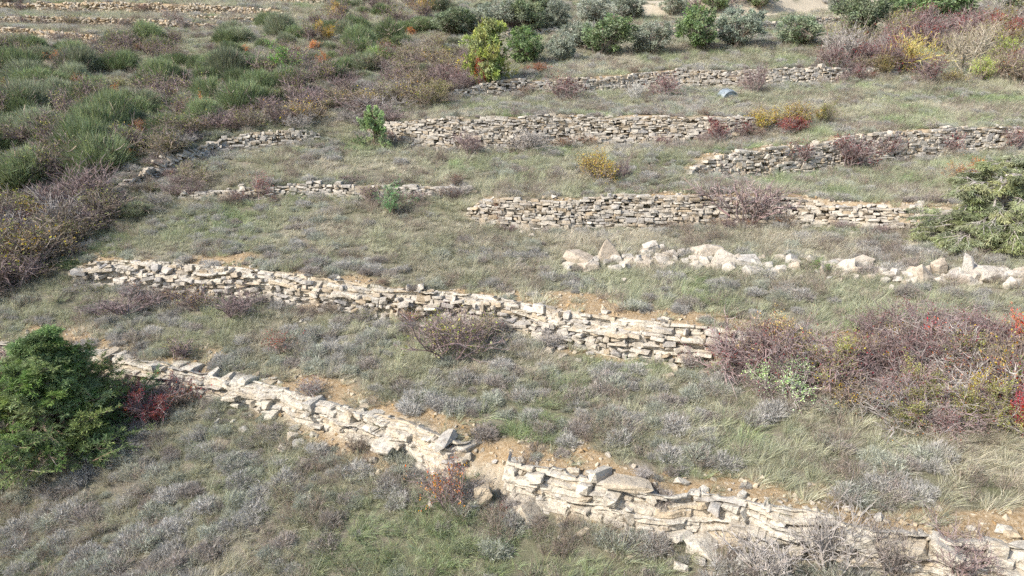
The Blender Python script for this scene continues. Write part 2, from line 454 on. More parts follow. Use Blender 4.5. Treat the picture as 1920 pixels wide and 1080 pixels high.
# colour zones of the bare ground: ochre gravel along the crests, pale cut bank, scree
GPX, GPY, GD = to_px(np.stack([GX, GY, GZ], -1))
nz = fbm(GX, GY, 1.4, 5, 3)
soil = np.zeros(GX.shape)
wkey = [W['key'] for W in WALLS]
strip = {'W1': 0.62, 'W2': 0.45, 'W3': 0.35, 'W4': 0.25, 'W4B': 0.25, 'W5': 0.25, 'FA': 0.6, 'FB': 0.4, 'FC': 0.4}
for k, wdt in strip.items():
    m = WI == wkey.index(k)
    band = (1 - sstep(wdt * 0.4, wdt * 1.3, np.abs(WS - 0.25) + (nz - 0.5) * 2.2)) * sstep(0.1, 0.4, WH)
    soil = np.maximum(soil, np.where(m, band, 0))
def patch(poly, soft=0.5):
    return np.where(in_poly(GPX, GPY, poly), 1.0, 0.0)
BARE = [[(980, 545), (1100, 548), (1330, 590), (1320, 610), (1200, 605), (1060, 592), (985, 572)], [(850, 810), (960, 830), (1010, 860), (950, 905), (900, 940), (880, 900), (870, 850)],
        [(640, 770), (850, 800), (960, 840), (960, 870), (840, 830), (640, 785)], [(1750, 960), (1920, 950), (1920, 1080), (1730, 1080)], [(1320, 880), (1480, 930), (1480, 965), (1320, 940)]]
for p in BARE:
    soil = np.maximum(soil, patch(p) * sstep(0.25, 0.5, nz))
pale = np.zeros(GX.shape)
m = WI == wkey.index('BANK')
pale = np.where(m & (np.abs(WS + 0.8) < 4.6), sstep(0.2, 0.8, WH) * sstep(0.2, 0.4, nz), 0)
rock = np.where(WI >= 0, 1 - sstep(0.12, 0.3, np.abs(WS + 0.02) + (nz - 0.5) * 0.3), 0) * sstep(0.15, 0.4, WH)
face = ((WS > -0.30) & (WS < 0.14) & (WH > 0.2) & (WI >= 0)) * 1.0

idx = (np.arange(NV - 1)[:, None] * NU + np.arange(NU - 1)[None]).ravel()
Q = np.stack([idx, idx + 1, idx + NU + 1, idx + NU], 1)
me = mesh_np('hillside', np.stack([GX, GY, GZ], -1).reshape(-1, 3), Q, M_GROUND, smooth=True)
a = me.attributes.new('soil', 'FLOAT_COLOR', 'POINT')
cc = np.zeros((GX.size, 4), np.float32); cc[:, 0] = np.clip(soil, 0, 1).ravel(); cc[:, 1] = np.maximum(pale, rock * 0.85).ravel(); cc[:, 3] = 1
a.data.foreach_set('color', cc.ravel())
tag(link('terrain', me), 'terraced hillside ground of ochre soil and leaf litter', kind='structure')

# ------------------------------------------------------------------ stones
def hull_mesh(name, pts, mat, roughen=0.0, seed=0):
    bm = bmesh.new()
    for p in pts: bm.verts.new(p)
    g = bmesh.ops.convex_hull(bm, input=bm.verts)
    junk = [v for v in bm.verts if not v.link_faces]
    bmesh.ops.delete(bm, geom=junk, context='VERTS')
    if roughen:
        bmesh.ops.subdivide_edges(bm, edges=bm.edges[:], cuts=2, use_grid_fill=True)
        rg = np.random.default_rng(seed)
        off = rg.random(3) * 50
        for v in bm.verts:
            c = v.co
            n = float(fbm(np.array([c.x * 3 + off[0]]), np.array([c.z * 9 + c.y * 3 + off[1]]), 1.0, seed)[0]) - 0.5
            v.co = c * (1 + roughen * n)
    bmesh.ops.triangulate(bm, faces=bm.faces[:])
    bmesh.ops.recalc_face_normals(bm, faces=bm.faces[:])
    me = bpy.data.meshes.new(name); bm.to_mesh(me); bm.free()
    me.materials.append(mat)
    return me

def block_pts(rg, jit=0.10, cut=0.13):
    pts = []
    for sx in (-1, 1):
        for sy in (-1, 1):
            for sz in (-1, 1):
                c = np.array((sx, sy, sz)) * 0.5 * (1 - rg.random(3) * jit * 2)
                for ax in range(3):
                    if rg.random() < 0.75:
                        q = c.copy(); q[ax] -= np.sign(q[ax]) * cut * (0.4 + rg.random()); pts.append(q)
    return pts

def rock_pts(rg, n=18, power=0.55):
    d = unit(rg.normal(size=(n, 3)))
    return np.sign(d) * np.abs(d) ** power * 0.5 * (0.8 + 0.35 * rg.random((n, 1)))

rs = np.random.default_rng(11)
STONES = [hull_mesh('wall_stone', block_pts(rs), M_WALL) for _ in range(14)]
LEDGE = [hull_mesh('ledge_stone', block_pts(rs, 0.16, 0.2), M_LEDGE, 0.16, 100 + k) for k in range(14)]
FARS = [hull_mesh('far_stone', rock_pts(rs, 14, 0.45), M_FAR) for _ in range(8)]
ROUGH = [hull_mesh('rough_rock', rock_pts(rs, 16, 0.6), M_LEDGE, 0.3, 40 + k) for k in range(8)]
ROCKS_W = [hull_mesh('rough_stone', rock_pts(rs, 16, 0.4), M_WALL) for _ in range(10)]
ROCKS = [hull_mesh('boulder', rock_pts(rs, 18, 0.6), M_BOULDER, 0.14, 20 + k) for k in range(14)]

def mesh_arrays(me):
    V = np.empty(len(me.vertices) * 3, np.float32); me.vertices.foreach_get('co', V)
    T = np.empty(len(me.loops), np.int32); me.loops.foreach_get('vertex_index', T)
    return V.reshape(-1, 3), T.reshape(-1, 3)
ARR = {m.name: mesh_arrays(m) for m in STONES + LEDGE + ROCKS + ROCKS_W + FARS + ROUGH}

def rot_euler(rx, ry, rz):
    from mathutils import Euler
    return np.array(Euler((rx, ry, rz)).to_matrix())

def lay_wall(W, seed):
    """courses of stones over the face of a wall: list of (mesh, centre, euler, scale, pixel width)."""
    rg = np.random.default_rng(seed)
    out = []
    s, xy, n, t = W['s'], W['xy'], W['n'], W['t']
    zt = ground(xy[:, 0] + n[:, 0] * 0.45, xy[:, 1] + n[:, 1] * 0.45)
    zb = ground(xy[:, 0] - n[:, 0] * 0.40, xy[:, 1] - n[:, 1] * 0.40)
    style = W['style']
    H = (zt - zb) * (1.08 - {'wall': 0.28, 'mixed': 0.4, 'ledge': 0.3}.get(style, 0.4) * fbm(s, s * 0 + seed, 1.3, seed, 3) ** 1.2)
    hmax = H.max()
    v = -0.10
    while v < hmax + 0.05:
        if style == 'ledge': ch = rg.uniform(0.09, 0.24)
        elif style == 'mixed': ch = rg.uniform(0.07, 0.15)
        elif style == 'far': ch = rg.uniform(0.12, 0.24)
        else: ch = rg.uniform(0.065, 0.13)
        a = rg.uniform(-0.3, 0.1)
        while a < W['far']:
            if style == 'ledge': w = rg.choice([rg.uniform(0.15, 0.35), rg.uniform(0.3, 0.6), rg.uniform(0.5, 1.0)], p=[0.56, 0.38, 0.06])
            elif style == 'far': w = rg.uniform(0.14, 0.5)
            else: w = rg.choice([rg.uniform(0.08, 0.18), rg.uniform(0.16, 0.36), rg.uniform(0.32, 0.56)], p=[0.4, 0.46, 0.14])
            am = a + w / 2
            a += w * 0.97
            if am > W['far'] or am < 0: continue
            hl = np.interp(am, s, H)
            if hl < 0.16 or v > hl - 0.05: continue
            if 'gapk' in W and np.interp(am, s, W['gapk']) > 0.35: continue
            if rg.random() < {'ledge': 0.66, 'mixed': 0.38, 'rubble': 0.15}.get(style, 0.06): continue
            x, y = np.interp(am, s, xy[:, 0]), np.interp(am, s, xy[:, 1])
            nn = np.array((np.interp(am, s, n[:, 0]), np.interp(am, s, n[:, 1]))); nn /= np.linalg.norm(nn)
            yaw = math.atan2(-nn[0], nn[1])
            hh = ch * rg.choice([rg.uniform(0.65, 1.1), rg.uniform(1.1, 1.7)], p=[0.8, 0.2]) if style != 'ledge' else ch * rg.uniform(0.6, 1.1)
            top = v + ch > hl - 0.02
            dep = {'ledge': rg.uniform(0.4, 0.7)}.get(style, rg.uniform(0.28, 0.42))
            back = -0.02 - 0.16 * max(0.0, hl - v - ch / 2) + rg.normal(0, 0.03 if style == 'wall' else 0.05)
            if style == 'ledge': back += rg.normal(0, 0.09) + 0.16 - 0.10 * max(0.0, hl - v)
            zz = np.interp(am, s, zb) + v + ch / 2
            slope = math.atan(np.interp(am + 0.3, s, zb) - np.interp(am - 0.3, s, zb)) * 0.5
            jr = {'wall': 0.055, 'mixed': 0.15, 'rubble': 0.35, 'ledge': 0.17, 'far': 0.25}.get(style, 0.08)
            e = (rg.normal(0, jr), rg.normal(0, jr) - slope, yaw + rg.normal(0, jr))
            pool = FARS if style == 'far' else LEDGE if style == 'ledge' else (STONES if rg.random() < (0.75 if style in ('wall', 'far') else 0.5) else ROCKS_W)
            fl = rg.choice((-1, 1))
            out.append((pool[rg.integers(len(pool))], (x + nn[0] * back, y + nn[1] * back, zz), e, (w * 1.05 * fl, dep, hh * 1.12), w))
        v += ch * 0.97
    # loose capping stones and fallen ones at the foot
    nloose = int(W['far'] * {'ledge': 6.0, 'mixed': 6.0, 'rubble': 5.0, 'far': 5.0}.get(style, 3.0))
    for _ in range(nloose):
        am = rg.uniform(0, W['far'])
        if np.interp(am, s, H) < 0.2: continue
        x, y = np.interp(am, s, xy[:, 0]), np.interp(am, s, xy[:, 1])
        nn = np.array((np.interp(am, s, n[:, 0]), np.interp(am, s, n[:, 1])))
        o = rg.choice([rg.uniform(0.05, 0.5), -rg.uniform(0.35, 1.0 if style != 'far' else 2.0)], p=[0.5, 0.5])
        x, y = x + nn[0] * o, y + nn[1] * o
        w = 0.08 + 0.26 * rg.random() ** 1.6; hh = w * rg.uniform(0.35, 0.6)
        out.append((ROCKS_W[rg.integers(len(ROCKS_W))] if style != 'ledge' else ROUGH[rg.integers(len(ROUGH))], (x, y, float(ground(x, y)) + hh * 0.25),
                    (rg.normal(0, .15), rg.normal(0, .15), rg.uniform(0, 6.28)), (w, w * rg.uniform(.6, 1), hh), w))
    return out

def rock_face(W, org, seed):
    """weathered bedrock along a ledge: bedding layers broken into blocks, each standing out by its own amount."""
    rg = np.random.default_rng(seed)
    s, xy, n = W['s'], W['xy'], W['n']
    zt = ground(xy[:, 0] + n[:, 0] * 0.45, xy[:, 1] + n[:, 1] * 0.45); zb = ground(xy[:, 0] - n[:, 0] * 0.45, xy[:, 1] - n[:, 1] * 0.45)
    A = np.arange(0, W['far'], 0.03); NR = 52
    top = np.interp(A, s, zt); bot = np.interp(A, s, zb)
    H = np.maximum(top - bot, 0.02)
    t = np.linspace(0, 1, NR)[:, None]
    z = bot[None] - 0.12 + (H[None] + 0.15) * np.minimum(t * 1.18, 1.0)
    wob = 0.16 * (fbm(A, A * 0 + 3.0, 2.2, seed, 2) - 0.5) + 0.07 * (vnoise(A, A * 0 + 8, 0.5, seed + 1) - 0.5)
    zl = z - bot[None] + wob[None]
    edges = np.cumsum(rg.uniform(0.05, 0.17, 40)) - 0.4
    lay = np.searchsorted(edges, zl.ravel()).reshape(zl.shape)
    lo = np.concatenate([[-0.6], edges])[np.clip(lay, 0, 40)]; hi = np.concatenate([edges, [9]])[np.clip(lay, 0, 40)]
    dz = np.minimum(zl - lo, hi - zl)
    outw = np.zeros(z.shape); crack = np.full(z.shape, 1.0); blk = np.zeros(z.shape)
    for L_ in range(lay.max() + 1):
        m = lay == L_
        if not m.any(): continue
        be = np.cumsum(rg.choice([rg.uniform(.1, .3), .45, .9], int(W['far'] / 0.12)) * rg.uniform(0.5, 1.4, int(W['far'] / 0.12)))
        bo = rg.normal(0, 0.055, len(be) + 1); bv = rg.random(len(be) + 1)
        aa = np.broadcast_to(A[None], z.shape)[m] + 0.06 * (vnoise(np.broadcast_to(A[None], z.shape)[m], zl[m], 0.12, 5) - 0.5)
        bi_ = np.searchsorted(be, aa)
        e0 = np.concatenate([[-1], be])[np.clip(bi_, 0, len(be))]; e1 = np.concatenate([be, [999]])[np.clip(bi_, 0, len(be))]
        outw[m] = bo[bi_] + rg.normal(0, 0.05) + 0.16 * (vnoise(aa, aa * 0 + L_ * 3.1, 0.9, seed + 9) - 0.5)
        crack[m] = np.minimum(aa - e0, e1 - aa); blk[m] = bv[bi_]
    outw -= 0.055 * (1 - sstep(0.0, 0.022, crack)) + 0.05 * (1 - sstep(0.0, 0.018, dz))
    outw += 0.05 * (fbm(np.broadcast_to(A[None], z.shape), zl * 2.2, 0.16, seed + 4, 3) - 0.5)
    back = 0.0 - 0.26 * (1 - t) + np.maximum(t - 0.85, 0) * 1.5
    grown = sstep(0.62, 0.76, fbm(A, A * 0, 1.5, seed + 30, 2)) * 0.14 + (np.interp(A, s, W['gapk']) if 'gapk' in W else 0) * 0.8
    off = back - outw + grown[None]
    x = np.interp(A, s, xy[:, 0])[None] + np.interp(A, s, n[:, 0])[None] * off
    y = np.interp(A, s, xy[:, 1])[None] + np.interp(A, s, n[:, 1])[None] * off
    z = z + 0.03 * (fbm(x, y, 0.2, 3, 2) - 0.5) - np.maximum(t - 0.85, 0) * 0.7
    V = np.stack([x, y, z], -1).reshape(-1, 3) - org
    na = len(A); ii = (np.arange(NR - 1)[:, None] * na + np.arange(na - 1)[None]).ravel()
    Qd = np.stack([ii, ii + 1, ii + na + 1, ii + na], 1)
    return mesh_np('rock_face', V, Qd, M_LEDGE, np.repeat(blk.reshape(-1, 1), 3, 1))

for wi, W in enumerate(WALLS):
    if W['style'] == 'bank': continue
    st = lay_wall(W, 500 + wi)
    mid = W['xy'][len(W['xy']) // 2]
    root = link('dry_stone_wall' if W['style'] != 'ledge' else 'stone_ledge_wall', None, loc=(mid[0], mid[1], float(ground(*mid))))
    root.empty_display_size = 0.3
    tag(root, W['label'], 'wall', 'dry stone terrace walls', 'thing')
    org = np.array(root.location)
    if W['style'] in ('ledge', 'mixed'): link('rock_face', rock_face(W, org, 70 + wi), root)
    C = np.array([q[1] for q in st]); X, Yp, D = to_px(C)
    big = np.array([q[4] for q in st]) * F_PX / D
    vis = (X > -20) & (X < 1940) & (Yp > -20) & (Yp < 1100)
    order = np.argsort(-np.where(vis, big, 0))
    ones = set(order[:300][(big[order[:300]] >= 9) & vis[order[:300]]].tolist())
    VV, TT, CCc, n0 = [], [], [], 0
    for k, (me_, c, e, sc, w) in enumerate(st):
        if k in ones:
            o = link('stone', me_, root, Vector(np.array(c) - org))
            o.rotation_euler = e; o.scale = sc
        else:
            V, T = ARR[me_.name]
            Vw = (V * np.array(sc)) @ rot_euler(*e).T + (np.array(c) - org)
            if sc[0] < 0: T = T[:, ::-1]
            VV.append(Vw); TT.append(T + n0); n0 += len(V)
            CCc.append(np.full((len(V), 3), rs.random()))
    if VV:
        jm = mesh_np('rubble', np.concatenate(VV), np.concatenate(TT), M_LEDGE if W['style'] == 'ledge' else M_FAR if W['style'] == 'far' else M_WALL, np.concatenate(CCc))
        tag(link('rubble', jm, root), kind='stuff')

# ------------------------------------------------------------------ boulders cleared into a row
# pixel x, pixel y of the foot, width, height, depth factor, tilt, label
NOTED = [
 (1143, 492, 44, 52, 0.7, 0.05, 'tall pointed pale boulder standing up in the left heap of the boulder row'),
 (1090, 498, 62, 26, 0.8, -0.25, 'slanted brown slab leaning over a gap at the left end of the boulder row'),
 (1104, 508, 44, 22, 0.9, 0.0, 'rounded grey boulder under the slanted brown slab'),
 (1237, 472, 22, 15, 0.8, 0.3, 'small square block perched on top of the boulder row'),
 (1217, 476, 34, 26, 0.9, 0.1, 'rounded cream boulder on the top of the heap beside the perched block'),
 (1328, 484, 66, 32, 0.9, -0.05, 'largest smooth flat-topped boulder in the middle of the row'),
 (1362, 502, 50, 40, 0.7, -0.5, 'steeply tilted white slab right of the largest boulder'),
 (1404, 500, 56, 24, 0.9, 0.1, 'long low tan boulder right of the tilted white slab'),
 (1815, 520, 22, 50, 0.8, 0.08, 'narrow white stone standing upright like a post near the right edge'),
 (1760, 516, 32, 34, 0.8, 0.1, 'tall rounded mottled boulder left of the upright white stone'),
 (1740, 528, 52, 36, 0.9, 0.0, 'broad pale boulder at the foot of the mottled one'),
 (1870, 514, 52, 14, 0.8, 0.12, 'thin flat slab lying across the heap at the right edge'),
 (1862, 528, 50, 30, 0.9, 0.0, 'bulky cream boulder beneath the thin flat slab'),
 (1590, 512, 34, 30, 0.7, 0.5, 'tilted white slab beside the low green bramble in the row'),
 (1610, 498, 56, 18, 0.7, 0.25, 'long flat stone topping the heap right of the green bramble'),
 (1549, 518, 20, 28, 0.7, 0.4, 'small leaning white stone just left of the green bramble'),
]
rb = np.random.default_rng(33)
def boulder(px, py, wpx, hpx, depf, tilt, label, group=None, sink=0.18, k=None):
    p = at(px, py)[0]
    dep = float(to_px(p)[2])
    w, h = wpx * dep / F_PX, hpx * dep / F_PX
    o = link('boulder', ROCKS[int(rb.integers(len(ROCKS))) if k is None else k], None, (p[0], p[1] + w * 0.2, p[2] + h * (0.5 - sink)))
    o.scale = (w * 1.05, w * depf, h * 1.1)
    o.rotation_euler = (rb.normal(0, 0.1), -tilt, rb.normal(0, 0.35))
    tag(o, label, 'boulder', group or 'boulders cleared into a row')
    return o
for b in NOTED: boulder(*b)
# a sharp stone of its own shape for the pointed boulder
tip = hull_mesh('pointed_boulder', [(-.5, -.4, -.5), (.5, -.4, -.5), (.45, .45, -.5), (-.45, .4, -.5), (-.46, -.35, -.1), (.42, -.3, -.15), (.3, .35, -.1), (-.4, .3, 0), (-.1, -.06, .5), (.05, .1, .42), (-.25, 0, .25), (.22, .1, .1), (.3, -.2, .05), (-.38, -.25, .12)], M_BOULDER, 0.22, 9)
def row_fill(n, x0, x1, y0, y1, smin, smax, label, seed):
    rg = np.random.default_rng(seed)
    for _ in range(n):
        x = rg.uniform(x0, x1); f = (x - x0) / (x1 - x0)
        y = y0 + (y1 - y0) * f + rg.normal(0, 8)
        w = rg.uniform(smin, smax)
        boulder(x, y, w, w * rg.uniform(0.5, 0.9), rg.uniform(0.7, 1.0), rg.normal(0, 0.25), label, 'smaller stones of the boulder row', sink=0.28)
row_fill(44, 1065, 1290, 500, 492, 10, 34, 'cream boulder packed among the larger ones in the left heap of the row', 1)
row_fill(34, 1290, 1440, 494, 508, 10, 32, 'cream boulder packed around the largest smooth boulder of the row', 2)
row_fill(64, 1440, 1720, 508, 516, 8, 28, 'pale stone scattered along the thin middle stretch of the boulder row', 3)
row_fill(52, 1700, 1960, 522, 526, 10, 36, 'pale boulder heaped around the upright white stone near the right edge', 4)
for o in [o for o in COL.objects if o.get('label', '').startswith('tall pointed')]: o.data = tip

rock_spots = [(1000, 978, 66, 40, 'pale rounded rock outcrop below the gap in the foreground ledge wall'), (1335, 1036, 84, 22, 'long pale rock slab just below the foreground ledge wall'),
              (1279, 1074, 30, 24, 'white angular stone alone in the grass at the bottom edge'), (1182, 1010, 12, 14, 'small tan stone in the grass below the ledge wall'),
              (906, 950, 40, 50, 'pale rock at the foot of the ochre soil slide'), (404, 369, 12, 7, 'small white stone in the grass by the left thicket'),
              (1108, 452, 22, 7, 'flat pale stone in the grass between the middle wall and the boulder row'), (940, 634, 34, 16, 'pale stone patch at the foot of the second terrace wall'),
              (1170, 527, 9, 8, 'little white stone in front of the left heap of boulders'), (1673, 546, 10, 14, 'little white stone lying below the thin stretch of the boulder row'),
              (788, 548, 18, 20, 'grey-white stone standing on the crest of the second terrace wall'), (768, 546, 16, 16, 'dark grey stone on the crest of the second terrace wall')]
for (x, y, w, h, lab) in rock_spots:
    o = boulder(x, y, w, h, 0.8, 0.0, lab, 'loose rocks in the grass', sink=0.22)
    if w > 25: o.data = ROUGH[int(rb.integers(len(ROUGH)))]

# ------------------------------------------------------------------ plants: shapes
def grass_tuft(seed, n=80, hgt=0.34, spread=0.10, lean=0.5, width=0.0065):
    rg = np.random.default_rng(seed); g = Geo()
    a = rg.uniform(0, 6.283, n); r = spread * np.sqrt(rg.random(n))
    base = np.stack([np.cos(a) * r, np.sin(a) * r, np.full(n, -0.03)], 1)
    out = rg.uniform(0.15, 0.9, n)
    d = np.stack([np.cos(a) * out + lean, np.sin(a) * out * 0.9, np.ones(n)], 1)
    g.blades(base, d, hgt * rg.uniform(0.5, 1.25, n), width * rg.uniform(0.7, 1.4, n), rg.uniform(0.1, 0.6, n), rg)
    return g.mesh('grass_tuft', M_SCATTER)

def cushion(seed, mat, n=360, R=0.26, wdt=0.008):
    rg = np.random.default_rng(seed); g = Geo()
    d = rg.normal(size=(n, 3)); d[:, 2] = np.abs(d[:, 2]) * 0.8 + 0.12; d = unit(d)
    lump = 0.72 + 0.28 * np.sin(d[:, 0] * 5 + seed) * np.sin(d[:, 1] * 4.3 + seed * 2) + rg.uniform(-0.1, 0.12, n)
    base = d * (R * 0.25) * np.array((1, 1, 0.3)); base[:, 2] -= 0.02
    g.blades(base + rg.normal(0, 0.02, (n, 3)), d + rg.normal(0, 0.12, (n, 3)), R * lump, wdt, -0.05, rg, 1)
    m = int(n * 2.6)
    k = rg.integers(0, n, m); t = rg.uniform(0.55, 1.0, m)[:, None]
    g.spikes(base[k] + d[k] * (R * lump[k])[:, None] * t, unit(d[k] + rg.normal(0, 0.6, (m, 3)) + (0, 0, .3)), rg.uniform(0.04, 0.11, m), 0.009, rg)
    return g.mesh('cushion', mat)

def weed(seed, n=60, hgt=0.4):
    rg = np.random.default_rng(seed); g = Geo()
    a = rg.uniform(0, 6.283, n)
    base = np.stack([np.cos(a), np.sin(a), np.zeros(n)], 1) * 0.12 * rg.random((n, 1))
    d = unit(np.stack([np.cos(a) * 0.5, np.sin(a) * 0.5, np.ones(n)], 1) + rg.normal(0, 0.25, (n, 3)))
    L = hgt * rg.uniform(0.4, 1.1, n)
    g.blades(base, d, L, 0.007, 0.1, rg, 1)
    m = n * 3; k = rg.integers(0, n, m)
    g.spikes(base[k] + d[k] * (L[k] * rg.uniform(0.3, 1, m))[:, None], unit(d[k] + rg.normal(0, .8, (m, 3))), rg.uniform(.04, .13, m), 0.007, rg)
    return g.mesh('weed', M_SCATTER)

def grow(rg, p, d, length, rad, depth, segs, anchors, kids, wob=0.25, up=0.1, shrink=0.62, nseg=3, spread=0.9):
    pts = [p]; dd = d
    for k in range(nseg):
        dd = unit(dd + rg.normal(0, wob, 3) + np.array((0, 0, up)))
        q = pts[-1] + dd * length / nseg
        segs.append((pts[-1], q, rad * (1 - 0.5 * k / nseg), rad * (1 - 0.5 * (k + 1) / nseg), depth))
        pts.append(q)
    if depth <= 0:
        for q in pts[1:]: anchors.append((q, dd))
        return
    for _ in range(kids[min(depth, len(kids)) - 1]):
        t = rg.uniform(0.3, 1.0); k = min(int(t * nseg), nseg - 1)
        b = pts[k] + (pts[k + 1] - pts[k]) * (t * nseg - k)
        nd = unit(dd + rg.normal(0, spread, 3) * np.array((1, 1, 0.7)))
        grow(rg, b, nd, length * shrink * rg.uniform(0.7, 1.2), rad * 0.55, depth - 1, segs, anchors, kids, wob, up, shrink, nseg, spread)

def stems_of(segs, rg, rmin=0.003):
    g = Geo()
    p0 = np.array([s[0] for s in segs]); p1 = np.array([s[1] for s in segs])
    g.twigs(p0, p1, np.maximum([s[2] for s in segs], rmin), np.maximum([s[3] for s in segs], rmin * 0.8), rg)
    return g

def shrub(seed, stems=14, depth=2, kids=(5, 5), leaves=0, leaf=0.05, spreadb=0.75, rad=0.012, upr=0.12, rmin=0.0035):
    """a many-stemmed bush about 1 high and 1.3 wide: (stems mesh, leaves mesh or None)"""
    rg = np.random.default_rng(seed); segs, anc = [], []
    for k in range(stems):
        a = rg.uniform(0, 6.283); o = rg.uniform(0.1, spreadb)
        grow(rg, np.array((math.cos(a), math.sin(a), -0.3)) * 0.1, unit(np.array((math.cos(a) * o, math.sin(a) * o, 0.8))), rg.uniform(0.5, 0.8), rad * rg.uniform(0.7, 1.9), depth, segs, anc, kids, up=upr, wob=0.22)
    st = stems_of(segs, rg, rmin).mesh('stems', M_STEM)
    lf = None
    if leaves:
        A = np.array([a[0] for a in anc]); Dm = np.array([a[1] for a in anc])
        cl = vnoise(A[:, 0] * 3 + seed, A[:, 1] * 3 + A[:, 2] * 2.1, 1.0, seed)
        pr = np.clip(cl - 0.1, 0.03, 1) ** 1.3; pr /= pr.sum()
        k = rg.choice(len(A), leaves, p=pr)
        g = Geo()
        g.leaves(A[k] + rg.normal(0, 0.03, (leaves, 3)), Dm[k] + rg.normal(0, 0.9, (leaves, 3)), leaf * rg.uniform(0.6, 1.3, leaves), leaf * 0.6, rg)
        lf = g.mesh('leaves', M_LEAF)
    return st, lf

def broom(seed, n=5200):
    """a dome of fine upright green rods, 1 high, about 1.3 wide"""
    rg = np.random.default_rng(seed); segs, anc = [], []
    for k in range(16):
        a = rg.uniform(0, 6.283); o = rg.uniform(0.1, 1.3)
        grow(rg, np.array((math.cos(a), math.sin(a), -0.5)) * 0.08, unit(np.array((math.cos(a) * o, math.sin(a) * o, 0.7))), rg.uniform(0.36, 0.56), 0.016, 1, segs, anc, (5,), up=0.15)
    st = stems_of(segs, rg, 0.006).mesh('stems', M_STEM)
    u = rg.normal(size=(n, 3)); u[:, 2] = np.abs(u[:, 2]) * 1.1 + 0.05; u = unit(u)
    lump = 0.80 + 0.30 * (fbm(u[:, 0] * 2 + seed, u[:, 1] * 2 + u[:, 2], 0.55, seed, 2) - 0.5) * 2
    b = u * np.array((0.52, 0.52, 0.62)) * (lump * rg.uniform(0.55, 1.0, n) ** 0.5)[:, None]
    d = unit(u * np.array((0.6, 0.6, 0.3)) + np.array((0, 0, 0.6)) + rg.normal(0, 0.2, (n, 3)))
    g = Geo(); g.spikes(b, d, rg.uniform(0.12, 0.28, n), 0.010, rg)
    return st, g.mesh('foliage', M_LEAF)

def tree(seed, leaves=6500, leaf=0.055, trunks=2, crown_lo=0.25, fine=0.02):
    """a small round evergreen tree, 1 high, about 1 wide: (trunk with limbs, crown)"""
    rg = np.random.default_rng(seed); segs, anc = [], []
    for k in range(trunks):
        a = rg.uniform(0, 6.283)
        grow(rg, np.array((math.cos(a), math.sin(a), -1.2)) * 0.05, unit(np.array((math.cos(a) * 0.25, math.sin(a) * 0.25, 1))), 0.42, 0.032, 3, segs, anc, (5, 5, 5), up=0.02, wob=0.2, shrink=0.66, spread=1.0)
    A = np.array([a[0] for a in anc]); Dm = np.array([a[1] for a in anc])
    c = np.array((0, 0, 0.60)); q = (A - c) / np.array((0.52, 0.52, 0.42))
    far = np.linalg.norm(q, axis=1); A = np.where((far > 1)[:, None], c + (A - c) / np.maximum(far, 1)[:, None], A)
    # clumps: a random set of centres over the crown that the leaves gather round
    nc = 70
    u = unit(rg.normal(size=(nc, 3))); cc_ = c + u * np.array((0.46, 0.46, 0.38)) * (rg.uniform(0.2, 1.3, nc) ** 0.6)[:, None]
    cc_ = cc_[cc_[:, 2] > crown_lo * 0.8]
    k = rg.integers(0, len(cc_), leaves)
    size = rg.uniform(0.05, 0.15, len(cc_))
    L = cc_[k] + unit(rg.normal(size=(leaves, 3))) * (size[k] * rg.random(leaves) ** 0.4)[:, None]
    m = leaves // 4; j = rg.integers(0, len(A), m)
    L[:m] = A[j] + rg.normal(0, 0.03, (m, 3))
    L[:, 2] = np.maximum(L[:, 2], crown_lo * 0.35)
    hue = rg.random((len(cc_), 3))
    rnd = hue[k] * 0.55 + rg.random((leaves, 3)) * 0.45
    g = Geo(); g.leaves(L, (L - c) + rg.normal(0, 0.5, (leaves, 3)), leaf * rg.uniform(0.7, 1.3, leaves), leaf * 0.45, rg, rnd)
    segs = [s for s in segs if s[4] >= 1 or rg.random() < 0.5]
    for s in range(len(cc_)):
        lim = segs[rg.integers(0, max(4, len(segs) // 6))]
        segs.append((lim[1], cc_[s], 0.008, 0.004, 0))
    return stems_of(segs, rg, 0.004).mesh('trunk', M_STEM), g.mesh('crown', M_LEAF)

